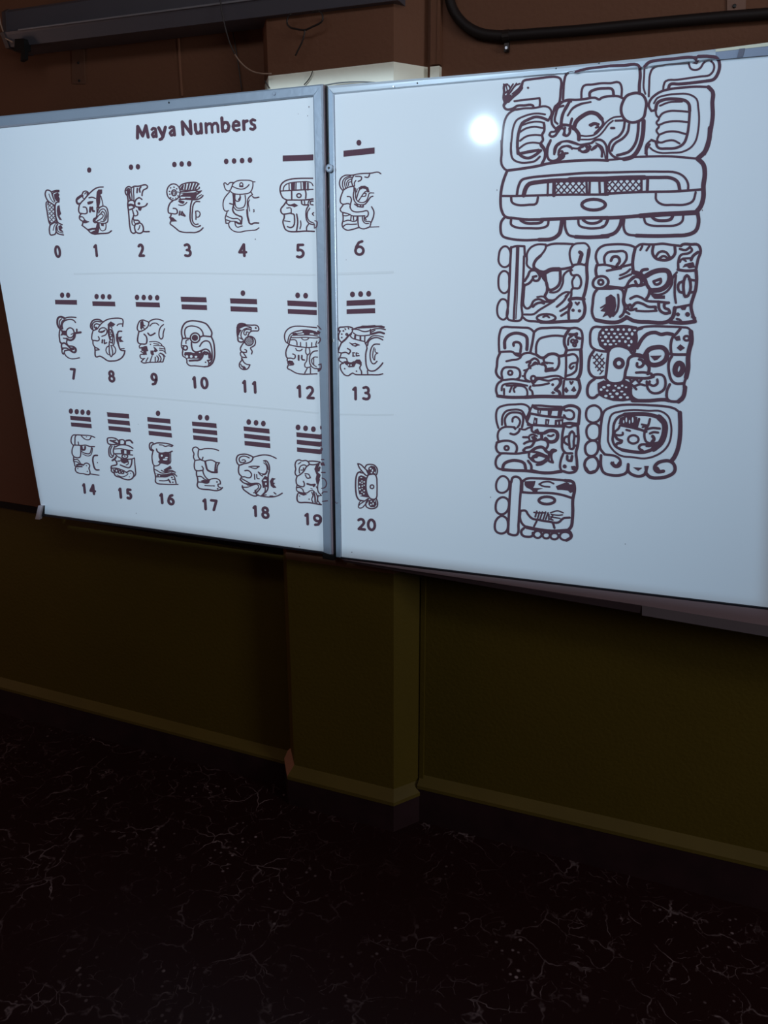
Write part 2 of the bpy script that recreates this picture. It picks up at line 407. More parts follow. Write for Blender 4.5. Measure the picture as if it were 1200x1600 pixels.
# stroke data of the drawings (one line per stroke)
SMALL_T = '''
G 0 60 260 10 17
115 385 105 430 120 490 155 545 200 575 240 600
115 385 135 370 175 378 200 400 215 440 235 500 255 545
w10 165 430 180 480 215 540 245 565
205 400 235 385 280 375 320 375
215 450 225 420 260 400 320 395
F 245 440 300 410 325 440 310 470 330 500 325 545 285 540 255 500
155 545 125 560 120 600 135 700 150 800 165 870 185 910
150 600 152 575 170 560
240 600 250 640 258 720 268 800 285 860 290 895
X 42 11 148 600 190 572 236 600 250 700 264 820 215 872 178 850 160 760
172 855 200 885 240 870 268 840
320 555 280 565 262 600 260 660 265 740 280 820 310 880 370 910
F 300 620 325 610 335 690 350 740 322 770 360 835 330 830 300 770 290 690
185 910 172 960 172 1010 190 1070 230 1068 262 1055 275 1020
280 870 230 885 185 915
w10 270 890 240 950 230 1000
275 1020 275 950 300 905
275 1020 310 1052 390 1070
w12 290 950 300 1005 340 1030 385 1040
F 315 935 350 920 375 960 350 980 382 1020 345 1012 322 985
G 1 60 260 10 17
640 600 605 580 590 535 600 500 650 460 680 440 700 400 740 385 775 405 785 425
w26 610 510 660 470 690 460
640 600 670 560 720 510 770 450 830 390 890 345 950 325 1010 322
640 600 630 650 630 700 650 735 680 740
w14 685 450 695 490 720 510
w14 725 430 740 410 765 415 760 445
w12 600 520 615 570 650 575
700 635 740 640 760 690 755 730 650 732
790 490 840 482 890 500
F 765 560 800 548 855 545 845 570 800 590 775 592
w26 810 640 805 710
w26 840 640 850 695 870 700
665 740 640 790 650 830 690 860 690 900 680 920
w14 640 790 690 790 720 830 750 860 785 865
F 690 855 720 835 785 865 740 885 695 880
680 920 720 950 770 990 820 1040 880 1060
F 915 400 940 365 990 365 990 420 960 440 985 480 960 480 960 560 935 650 915 640 905 520
w12 980 490 1000 560 1000 620 930 640
915 640 915 720 900 800 865 820 860 860 890 880 920 870
w15 920 720 950 650 1010 620 1060 640 1085 710 1085 800 1075 870 1020 890 950 880
w13 940 730 970 680 1020 665 1055 710 1060 800 1020 860 970 855
w13 970 740 1000 700 1030 730 1040 790 1015 840
w13 900 820 960 750 1000 750 1010 780 960 830 920 850
890 820 880 850 905 862
w24 930 880 930 960 905 1020
w12 945 890 955 960 990 1005 1040 990 1055 930 1050 880
F 980 890 1015 890 1015 930 985 925
F 770 985 830 965 900 960 915 900 950 900 940 1000 930 1045 880 1060 820 1030 890 1000 890 985 840 985 790 1000
880 1060 960 1050 1050 1045 1100 1035 1140 1005
G 2 180 260 10 18
190 460 160 420 160 360 185 325 220 315 250 330 300 310 360 310 420 295 480 290 505 320 480 350 445 365 425 400 418 455
w12 175 380 200 345 240 355
F 185 370 225 350 235 400 225 440 245 520 225 515 205 450 185 430
w14 250 330 250 400 260 470 260 520
w14 290 325 285 400 290 470 290 530
w20 345 345 340 410
w20 400 320 380 350 385 400
190 460 200 530 195 600 205 680
205 545 240 530 290 540 300 600 290 610
w26 205 605 240 595 300 615
205 680 260 665 300 640
w12 210 620 250 610 290 630
205 680 212 760 220 860 230 950 255 1030 290 1045 325 1025
w16 270 680 285 740 300 770 345 760 350 720 330 685
415 515 380 490 340 505 312 540 305 590 320 625 370 635 440 630 480 610 500 580
D 370 580 22
F 350 635 415 640 395 690 370 685
285 770 285 830 320 840 360 845 385 880
w13 270 800 260 860 270 910 300 925
w13 290 850 310 890 350 900 380 880
325 1025 305 980 305 920 340 890 400 890 430 930 440 980 425 1025 380 1045 325 1025
w12 385 920 375 960 355 990
435 1015 470 1020 530 1018
G 3 240 260 10 17
R 310 400 105 128
R 318 412 38 46
w10 300 430 305 395 330 390 335 420 320 435
D 265 335 12
D 318 325 13
D 360 350 12
D 248 390 12
D 252 435 12
D 265 490 13
D 300 500 11
D 345 495 10
D 378 460 10
D 380 400 10
400 330 430 290 500 262 590 250 660 250 710 275
410 360 470 370 550 375 640 370 710 345 715 325
F 420 345 450 300 470 290 455 350
w20 500 280 490 350
w20 555 270 530 360
w20 600 265 570 360
w20 650 265 615 360
w20 695 280 650 350
w16 415 390 480 395 560 385 640 375 700 390
w13 400 410 470 420 560 415 640 410 700 390 750 380
F 410 470 470 430 600 415 690 420 690 395 750 380 720 415 670 450 650 510 600 520 540 520 480 515 500 490 560 495 610 480 560 470 470 470
400 520 470 510 560 515 640 520 700 510 750 480 770 455
w12 670 500 700 470 750 440
400 470 415 500
300 535 260 570 235 620 225 680 235 725 275 735 265 780 250 800
F 385 540 420 535 480 550 460 580 415 570
w13 390 600 440 610 490 590 520 560
305 655 345 660 370 700 360 735 275 735
w20 410 700 400 760
w20 445 705 430 755 490 775 450 720
F 250 790 300 800 360 855 270 860
265 860 258 895 300 930 350 970 400 1010 480 1030 580 1032 660 1030 730 1000 770 960
600 525 580 600 572 700 568 800 585 880 620 925 680 945 730 925
w15 720 550 660 550 620 600 605 700 600 800 615 870 650 905 695 900
w14 660 830 660 760 655 700 700 700 725 740 700 790 660 790
G 4 320 260 10 14
440 250 390 255 355 285 320 258 300 262 300 290 325 360 350 380 385 380 420 320 440 260
430 285 460 250 520 222 620 215 710 220 760 240 785 240
750 240 750 310 720 390 690 415 620 430 520 435 440 420 390 380
430 310 480 335 560 355 620 345 670 310 690 285
R 570 285 24 30
w24 550 310 590 312
385 400 340 450 300 510 285 570 290 650 310 690 340 700 370 690
w20 440 420 450 520 450 600 435 680 470 740 540 775 575 790 575 850 570 900
w14 470 440 480 530 520 545 550 520 550 450
w20 530 520 555 480
w14 465 440 470 560 480 620 510 650 570 650 610 630 635 560 630 450
w14 455 640 490 680 550 685 610 675
w18 390 580 430 590
350 700 330 760 318 800 325 850 330 890 370 885 400 855
330 770 380 795 440 815 510 815 550 845 560 880
w14 325 830 400 855 480 860 520 880
w26 490 870 530 890 570 890
470 870 480 920 510 950 550 940 585 930
370 890 380 940 420 990 480 1020 560 1025 620 1010 720 1000 800 990 845 960
720 400 745 440 700 470 670 520 665 600 665 690
w10 700 520 680 560 690 640 700 700
w24 660 680 668 780 685 850
w20 685 850 700 890 735 900 765 885 840 885
w16 745 470 770 490 845 480
D 765 680 12
w14 770 700 760 710
D 790 1135 6
G 5 420 260 10 18
280 525 220 490 185 420 175 350 195 280 250 230 340 200 450 188 685 185
w16 190 385 350 375 690 358
w14 225 370 235 320 280 275 380 250 500 240 620 240 670 265 690 300
F 350 262 405 255 400 375 355 378
F 535 245 580 245 575 368 540 370
w14 315 275 318 372
w14 425 260 422 368
w12 500 255 505 362
w22 610 260 610 365
355 380 358 525
570 370 580 430 575 500
R 470 455 34 30
280 525 400 525 500 525 600 520 690 510
280 540 230 610 190 660 190 710 220 745 240 745 340 730
w16 270 540 290 590 320 600
F 295 595 340 600 400 580 450 610 400 635 360 615 310 612
w14 280 650 340 650 350 720
240 745 240 800 220 860 235 930 260 985 320 1015 430 1020 560 1010 710 1015
340 735 390 750 400 800 385 930 340 955 290 940
w14 245 850 330 862
435 745 450 850 445 930 430 1015
w14 495 850 500 920 485 975
w18 510 540 520 590 620 600
w14 555 540 560 590
w14 610 600 620 550 660 510 690 505
w16 690 540 655 545 650 590 690 600
w16 620 610 585 680 580 770 595 850 640 895 700 910
w14 640 650 605 710 600 790 630 850 700 885
w14 620 900 590 950 590 1005
w14 700 720 680 740 700 765
G 6 510 250 10 16
250 470 215 420 205 340 230 280 290 240 350 235 410 235 480 220 570 210 700 205 810 190 850 215
w14 270 460 250 380 265 310 310 270 380 250
w14 300 440 285 370 300 310 345 280 395 270
w13 325 420 315 370 340 320 380 300
w13 345 400 350 350 385 340
w16 430 240 400 290 395 350 410 400
455 255 510 255 545 265 540 310 495 335
w14 460 320 435 360 440 400
600 265 650 270 675 220
265 470 330 430 430 405
265 470 230 560 215 630 225 670 265 690 330 680 370 690
325 570 370 575 390 620 375 690 370 740 400 790 450 810 560 805 640 795 655 830 640 880 600 900
265 695 240 730 215 770 235 810 280 825 340 840 400 870 480 875 600 870
430 405 430 480 420 550 430 620 470 680 540 700 600 690 640 650 690 580 725 565
w14 450 440 455 520 460 600 500 650 560 665 620 640 650 580 670 520 740 515
F 500 440 540 410 600 405 650 430 670 500 640 500 620 450 560 440 530 460
w14 530 430 500 500 480 560 470 610
w13 500 640 540 580 600 500 640 480
w13 560 570 610 560 620 520 580 520
w13 480 450 470 500
w18 440 690 500 725 570 735 575 710
w14 480 700 485 730
w14 530 700 535 735
255 830 260 940 245 1000 255 1050 320 1095 400 1085 500 1055
w14 265 870 320 870 370 850
w14 270 960 340 940 430 960 470 940 480 880
w14 385 880 380 940
w14 420 880 425 940
w14 260 1040 310 1005 390 1005 470 1000
490 880 495 1000 510 1050 580 1075 650 1055 680 1040
w14 560 880 570 950 610 990 660 990
w14 590 880 600 950 670 960 690 970 680 1040
600 900 620 935
705 730 740 800 735 880 700 970
w12 680 1048 820 1042
G 7 80 480 10 18
w26 150 350 105 290 95 220 110 165 150 150 200 165
w14 165 340 130 270 135 210 165 180
w14 155 330 155 270 180 210 240 195
200 180 250 160 320 155 385 160
w16 180 340 170 280 190 230 240 200 300 190 350 205 380 240
135 350 125 420 130 490 150 560 200 560
F 150 350 190 370 240 370 240 400 230 440 190 430 150 440 170 400
R 295 400 62 78
w26 240 490 290 515 340 500 370 430 360 400
w28 370 405 460 392
w20 400 400 398 345
w16 190 485 250 490
w12 310 425 340 410
250 500 240 560 270 600 330 610 370 630 390 670 370 710 330 700 280 670 210 680
w22 170 570 200 560 260 600 300 640 350 640
w18 170 640 240 640 280 660 350 660
w20 160 560 165 640 180 660
w24 300 670 350 705 380 690 375 640
w15 165 660 175 720 190 735 205 700 215 680
w15 205 720 230 760 290 800 360 805 440 790
G 8 80 480 10 15
w20 660 360 620 320 620 260 650 210 710 190 765 200 800 230
w16 650 330 640 280 670 235 720 220 770 230
w16 700 310 720 340 680 320 670 290 700 260 750 270
w16 660 365 720 335 760 280 800 240 870 195 960 175 1080 175 1115 190 1115 300
w14 1030 285 1050 265 1110 260
650 375 635 440 640 510 680 520 740 520 750 490 735 460
740 380 760 340 810 320 860 340 870 390 850 430 790 455
F 740 380 800 375 845 350 830 380 790 400 755 395
w20 800 510 795 555
w18 830 510 830 570 865 555
650 520 655 580 680 620 735 650 750 665 700 670
w18 680 620 685 680 685 740 700 775 760 765 820 795 880 835 960 840 1030 830 1100 790 1140 730 1150 680
F 885 270 930 225 995 265 960 300 930 290 890 310
w24 900 300 895 400 920 500
w14 930 300 950 330
R 925 370 20 22
R 925 440 20 24
R 935 530 20 24
w14 950 350 975 430 985 540 970 590 930 600
w14 930 350 955 400 960 500 955 570
w14 905 540 905 640 915 740 935 775 955 750 940 600
w13 905 600 865 630 855 680 880 730 915 750
w13 970 600 1000 640 1000 710 955 750
w18 1100 375 1050 380 1035 440 1045 540 1060 620 1090 670 1150 680
w12 1020 420 1020 500 1050 600
w12 1090 650 1140 645
F 1050 470 1100 460 1080 500 1125 535 1070 540
G 9 180 480 10 16
370 375 345 340 355 270 385 215 430 200 480 215 520 235 515 290 470 340 400 375 370 375
F 395 235 430 210 445 280 470 290 430 300 410 350 395 330
w14 430 310 450 330
520 240 560 205 640 185 700 195 750 215
w14 540 295 580 255 640 250 680 280
w15 755 270 710 310 685 380 690 470 715 500 740 480 750 400 770 335
w18 370 380 355 450 350 530 365 560 430 575 480 570 495 520 485 460 450 420
w20 510 405 545 440 580 430 620 405
w13 535 540 600 535 650 540 710 570 740 610
D 550 580 10
w14 405 575 375 610 385 640 420 625
F 410 635 450 615 490 610 510 680 480 690 490 740 450 740 440 680 415 680
w14 400 690 430 710 450 740 395 740 390 780 420 805 460 800
w15 450 800 405 850 440 870 500 865 560 860 620 860 700 855 740 855
F 555 680 590 680 600 740 575 750 555 720
F 600 620 630 640 660 680 630 700 600 690 620 660
w12 510 790 480 850
w12 575 760 540 860
w14 625 780 625 855
w14 650 760 675 800 660 850
w14 680 740 715 800 700 850
w14 710 715 760 770 745 850
w12 690 720 740 730 780 770
w12 690 670 750 680 790 720
w12 690 640 760 650
w12 600 600 680 600 760 620 780 700
w12 600 565 680 580
G 10 260 480 10 20
250 480 235 400 250 310 300 240 370 215 460 215 560 235 620 260 670 320 710 400 700 460 640 455 570 450 530 465
w17 300 475 285 400 300 330 350 298 440 298 520 330 565 390 575 440
250 490 300 485 370 490
R 448 478 75 76
R 445 478 38 38
D 445 478 30
700 460 735 540 750 650 750 780 720 870 660 920 590 930
w18 520 610 560 550 620 525 670 545 700 620 715 740 710 830 680 880
w16 250 490 235 560 240 630 255 660 250 720 260 765 300 790 320 830 320 870 360 910 440 915 590 930
w14 305 570 310 520 340 510
R 295 635 32 34
w16 255 600 280 600
390 550 395 620 420 680 470 700 540 680 620 655 670 690 690 750 690 820 650 830
F 290 705 380 705 430 720 470 700 560 680 540 740 510 800 420 800 370 800 310 800 300 770 280 740
L 320 772 24 24
L 388 770 24 24
L 462 775 24 18
L 520 708 16 10
w26 360 835 440 830 510 825 550 790 580 730 620 705 660 730 670 790
w12 520 790 560 720 600 685
D 612 860 13
w18 640 830 660 860 660 910
w20 600 730 620 740 640 720
G 11 330 490 10 16
w28 420 230 420 180 470 160 530 170
F 415 190 460 165 520 160 550 190 480 215 430 240 470 260 440 300 415 290
540 175 620 180 710 185 738 215 735 265 690 270 625 275 590 310 570 360
w14 520 190 600 205 620 215 620 275
D 695 225 16
w14 610 220 530 235 480 280 465 350 490 400
w14 610 250 540 250 510 290 520 330 545 330 550 290 580 290
w20 405 210 405 300 415 370 425 430 470 445 510 430
w18 435 280 425 330
w16 445 380 470 390 500 410
G 11b 330 490 10 16
R 590 430 68 70
X 22 8 540 380 590 360 650 390 660 430 640 480 590 500 540 480 520 430
570 360 620 355 670 385 690 430 680 490 640 520 615 535 640 590 630 630
510 450 475 500 455 550 470 590 510 605 550 605 550 575 525 560
w15 455 610 480 600 520 640 550 685 490 680 460 650 455 620
w16 475 690 475 730 445 770 440 820 470 860 520 875 570 860 605 800 550 790 510 760 480 700
w14 460 790 480 830
w14 490 820 505 860
F 510 820 540 850 530 870 505 865
G 12 420 490 10 16
315 475 265 440 245 370 255 300 300 240 370 205 450 195 600 205 750 220
w14 295 450 305 390 330 330 400 285 480 265
w18 440 275 520 260 640 262 740 290
F 370 310 420 300 440 310 450 340 380 335
F 530 275 620 265 700 275 770 300 760 330 710 325 700 300 640 300 630 325 555 322 550 300 530 300
w12 450 310 520 300
w14 365 340 500 335 650 335 760 350
w14 345 375 440 375 560 370 700 380 760 380
w12 510 380 530 405 600 405 625 380
w15 315 475 330 410 350 350
w14 340 410 410 410 435 440 440 490
315 485 400 505 500 520 620 530 750 515
w13 495 450 495 510
w13 585 450 588 520
w13 670 455 668 520
w13 750 430 735 480 745 520
w16 310 490 275 560 265 620 285 690 340 695 400 700 410 650 375 630
w14 420 545 440 575 500 575 520 555
w22 465 655 465 725
w20 515 655 520 715 555 725
w16 290 700 290 740 330 745
F 300 755 320 735 370 745 395 790 360 800 320 785
w14 295 760 310 800 380 800
w16 300 810 290 850 340 880 430 930 520 945 640 945 750 940
w13 580 530 580 620 610 645 640 610 630 540
w13 600 650 590 740 560 790 570 835 620 840 650 830
w13 600 850 560 930
w13 650 850 650 930
w15 760 580 700 590 650 640 635 720 650 800 700 850 770 860
w13 760 680 710 680 670 720 680 780 740 830
w12 700 700 700 790
G 13 510 490 10 18
235 450 195 400 190 330 215 270 190 270 200 220 260 210 350 205 410 225
w24 240 450 300 400 350 340 385 320
D 240 320 14
D 240 375 14
D 265 270 15
R 318 325 14 14
w16 350 240 340 225
w16 300 250 290 235
w18 400 250 500 215 600 200 760 190
F 500 215 560 190 740 190 860 188 910 205 900 225 800 210 700 220 500 230
w16 410 240 500 250 560 275 620 280 690 260
w16 410 250 400 290 370 330 400 380 470 405 590 435
w15 420 300 470 335 560 345 680 335
w24 450 340 445 390
w22 530 350 530 410
w16 600 350 600 440 625 500 635 540
w20 690 250 690 320
w16 700 260 750 240 850 235 920 250
w26 700 320 760 305 830 290 900 310
w14 700 290 760 260
w14 620 460 660 400 720 350 800 345 890 365
w18 640 500 660 430 720 385 800 375 880 410
635 540 615 620 615 740 625 820 660 885 740 895 800 860 850 810 880 770
w16 830 478 750 480 710 520 685 600 685 700 710 770 740 785 790 745
w12 745 530 735 560 740 720 755 725 765 640 805 615 765 600 760 550
w18 235 455 205 520 180 600 230 615 300 605 350 630 375 580 330 545
F 360 455 410 470 450 460 520 490 480 500 455 515 410 500
L 440 488 22 8
w16 415 610 415 665
w14 410 610 440 612
w14 410 665 440 662
w16 465 615 465 660 510 655
w12 470 610 500 625
w15 230 630 205 690 260 690 310 700 330 750 380 770 430 750
w15 205 690 195 720 220 750 270 770
F 270 750 320 745 380 775 430 760 470 720 520 720 545 760 545 810 515 790 490 780 460 770 430 830 350 835 330 810 300 790
L 345 803 12 12
L 385 805 12 12
w16 265 775 225 790 215 840 250 920 290 960 340 970 380 945 410 930 450 950 540 955 700 955 820 955 880 940
D 285 860 12
D 470 900 12
w16 540 800 520 850 545 900 550 950
w14 640 890 645 945
G 14 90 660 10 15
245 355 215 320 212 250 240 200 280 195 400 200 520 210 580 235
w15 270 350 270 280 275 220 290 200
w13 320 305 330 350
w14 370 210 410 250 460 272 500 265 525 220
D 450 225 8
w16 240 355 300 355 370 360 440 355 500 375 575 378
w15 245 365 225 430 230 500 265 540 345 545 360 500 360 440 360 370
w24 375 380 385 430 420 425 430 380
w14 365 450 400 470 440 485 500 485 520 440 530 380
w11 390 490 450 520 510 515 535 470 545 400
w15 250 545 250 600 265 650 270 680 300 690
w13 260 580 310 580 345 620 360 650
w13 260 610 310 620 350 660
w24 300 665 350 655 385 660
w18 300 690 380 690
w15 400 670 430 640 470 640 500 670 490 720 505 770 500 810 450 815 400 800 340 795 290 770 275 720 290 690
D 450 675 9
D 315 720 9
D 465 765 10
w14 510 805 645 825
w20 620 515 570 520 550 570 560 660 575 710 600 740 645 742
D 622 628 9
G 15 150 660 10 17
175 280 180 250 210 240 300 250 350 290 355 330
175 280 190 330 240 345 300 345 355 335
w24 230 285 280 305 330 330
w14 215 285 250 285 310 280
w17 365 275 420 270 450 300 440 340
w17 370 280 370 340
w22 470 285 530 280 570 320
w14 460 300 460 350
w16 240 345 205 400 200 470 215 530 250 545 275 510 270 440 290 370
w14 250 370 225 430 235 500 260 525
300 385 360 355 440 350 520 370 575 405
w14 290 415 380 410 480 430 570 440
w15 280 490 380 490 480 500 570 510
F 390 430 435 430 435 480 395 480
F 480 440 530 440 530 490 480 485
R 450 530 45 30
D 450 525 12
w14 300 500 350 540 400 560
w15 390 570 470 575 560 570 600 555
F 385 575 500 570 490 620 440 640 400 620
w18 380 665 440 690 520 705 550 660 560 580
w12 500 600 500 650 470 665
w24 255 595 300 560 310 540
w18 290 580 320 620 320 660 290 670 240 685 235 720
w15 340 605 380 600
w17 245 710 240 760 260 780 280 790 300 830 380 860 440 885 520 895 570 870 590 820 570 770 530 755 480 780
w17 250 715 310 715 380 735 440 760 480 785
R 320 755 22 26
R 370 775 20 22
R 415 785 18 16
w18 275 740 290 780
w11 330 820 400 850 470 830 500 800
D 540 795 8
D 520 850 8
w14 600 555 605 650 615 750 615 820 570 860
G 16 210 670 10 16
w18 280 345 245 320 235 270 245 225 285 218 300 235 350 222 430 222 520 232 600 260 580 275
w14 390 250 440 255 480 275 530 265 580 275
w16 300 240 270 260 265 310 300 340
w18 345 315 355 350 390 375 440 380 480 370 540 370 590 350
w15 290 350 275 420 280 500 310 575 380 565 400 540
F 380 385 430 385 470 370 545 370 545 400 550 520 520 560 440 540 400 540 370 515 400 490 380 440
L 428 420 18 18
L 480 480 40 16
L 500 450 26 12
w13 565 370 565 450 560 530 530 550
w12 545 390 545 520
w16 305 580 305 640 320 700 330 760 330 830 360 855 450 865 560 870 680 868
w14 310 630 350 650 420 690 500 685 580 670 640 680
F 460 640 560 580 580 620 530 640 480 670
w14 420 650 470 670 580 650 640 680
F 330 700 420 715 500 710 580 690 640 700 540 740 430 745 340 730
L 345 715 12 12
L 390 735 14 10
w15 330 750 420 750 500 750 560 725 610 730 630 770 650 850
w14 580 690 640 720 660 740
w14 390 810 470 812 540 800
w20 530 790 550 820 560 840
D 585 760 14
D 600 835 12
w13 590 790 620 790
G 17 270 680 10 16
345 395 322 340 330 290 308 230 320 200 360 185 400 210 420 225 500 210 600 210 670 222 715 240
405 225 395 270 400 340 440 385 500 405
470 345 460 380
345 395 440 380
345 395 335 450 340 520 360 550 470 550
455 485 475 520 470 560 500 640 550 690 575 700
w24 505 410 520 480 540 540 590 570 640 580 690 580 685 540
w16 505 405 560 390 610 390 670 420
w22 675 425 665 500 660 570
w16 680 425 730 430 700 470 690 570
w18 370 555 370 620 385 670 390 730 380 780 400 820 450 840 560 850 690 865 750 845 775 820
w15 385 645 440 645 500 690 560 710
w15 400 730 450 735 520 750 560 740 570 700 620 680 690 680 735 710 745 760 705 765 710 800 770 830
F 440 715 480 700 530 715 580 700 550 745 490 740
D 690 730 13
D 700 835 14
w12 500 785 580 790 650 790
D 645 795 10
G 18 350 690 10 18
235 365 200 320 195 260 220 215 280 198 350 198 400 215 450 245 430 300 380 330 310 345 235 365
w16 265 330 240 300 240 260 280 230 340 230 395 255
w14 250 320 300 325 340 310 320 285 280 290
w16 450 245 520 225 600 208 690 212 750 230 815 262
235 370 225 440 235 500 275 545
w16 325 455 370 450 410 475 430 520 410 560 370 565 320 550 270 560 250 595
w16 390 395 450 385 550 388 520 400
w13 410 398 450 415 500 420 540 395
w14 475 510 480 590
w14 510 515 520 575 550 580
w18 620 300 660 300 700 360 710 440 690 530 690 640 680 750 640 800 590 840
w12 620 330 660 370 670 440 640 500 590 500 540 480
w12 640 310 680 380 690 440
w15 535 475 560 510 600 540
w12 600 520 650 510 680 460
F 590 610 640 540 690 560 690 720 650 700 610 720 600 660
L 640 605 30 14
L 655 660 14 22
w16 640 700 640 780 600 830
w18 255 595 300 640 360 660 440 665
w16 280 580 350 620 420 655 500 650 550 660 575 700 550 750 510 800 510 840
w13 280 710 370 710 450 680 520 670 540 710 500 760
F 330 655 440 665 520 665 440 685 370 685
w18 285 690 300 740 360 790 430 835 500 850 530 830
w13 460 800 490 790 480 770
w22 490 760 495 810
w16 530 840 600 855 740 865 840 845 910 805
w13 600 845 660 830
w22 720 855 760 855
w16 780 795 810 820
F 720 620 750 570 800 580 770 600 765 640 790 650 770 670 810 715 770 720 735 690
G 19 420 700 10 17
440 435 410 390 420 330 410 260 430 205 470 185 520 200 580 195 620 220 630 255 590 290 540 370 480 420 440 435
w13 460 250 500 220
w15 480 390 475 330 500 280 560 265 590 285
w14 500 345 540 340 540 310
630 205 700 205 800 218
w17 630 255 690 262 760 250 800 225
F 715 330 740 270 790 250 760 320 800 290 790 360 750 370 805 420 790 470 750 560 735 480 750 420
w13 770 330 805 310
w17 440 440 425 500 440 570 500 600 545 600 555 560 540 520
w15 565 400 620 410 650 465 600 470 570 420
w24 600 560 660 575 720 570 700 600
w14 430 620 480 615 530 650 550 695 600 700 640 670 690 665 715 690
w14 440 580 430 630 440 670 480 690
F 455 680 540 700 590 725 540 740 480 715
w18 450 720 440 760 450 830 480 850 560 850 640 855 720 870 820 885
w12 460 700 440 760
D 480 750 9
D 630 800 11
w20 700 690 720 760 725 850
w14 670 690 690 740 670 800 690 850
w14 735 700 760 770 750 860
w14 770 740 765 820 800 870
w14 790 490 765 580 770 680 820 740 770 750
w11 740 600 760 640
w11 655 630 680 640
G 20 520 700 10 18
390 245 430 255 490 310 560 400 530 430 480 390 410 300 390 245
w20 430 370 390 390 365 450 355 560 360 680 375 760 410 810 460 825
w17 430 385 480 395 520 430
F 405 450 440 430 500 450 525 470 515 600 530 700 550 770 490 760 430 750 410 700 395 600 395 500
L 445 462 18 8
L 425 540 12 15
L 455 515 14 10
L 490 530 14 13
L 458 550 12 12
L 415 600 12 16
L 460 595 12 14
L 490 580 12 10
L 425 650 14 14
L 458 635 12 10
L 490 665 14 13
L 455 690 14 10
L 435 735 16 12
L 485 715 14 12
w17 530 470 560 420 600 410 650 410 680 450 690 550 690 680 680 780 650 800 590 790 550 740 520 640 520 540 530 470
R 612 605 28 30
w17 505 300 530 265 590 255 650 270 690 320 695 380 680 420
w14 520 340 550 400
F 560 310 600 280 650 290 675 340 665 400 620 405 570 400 555 360
L 590 322 16 14
L 620 350 12 22
L 605 385 14 12
L 655 385 10 12
w14 550 790 480 840 400 910 410 935 450 935 500 890 555 820
w17 560 790 520 850 520 910 560 940 640 945 690 915 700 860 685 800
F 565 820 620 800 670 820 680 880 650 920 590 920 560 880
L 600 835 14 12
L 630 870 12 20
L 595 885 13 13
L 655 830 10 10
w12 400 890 430 830 480 820
'''
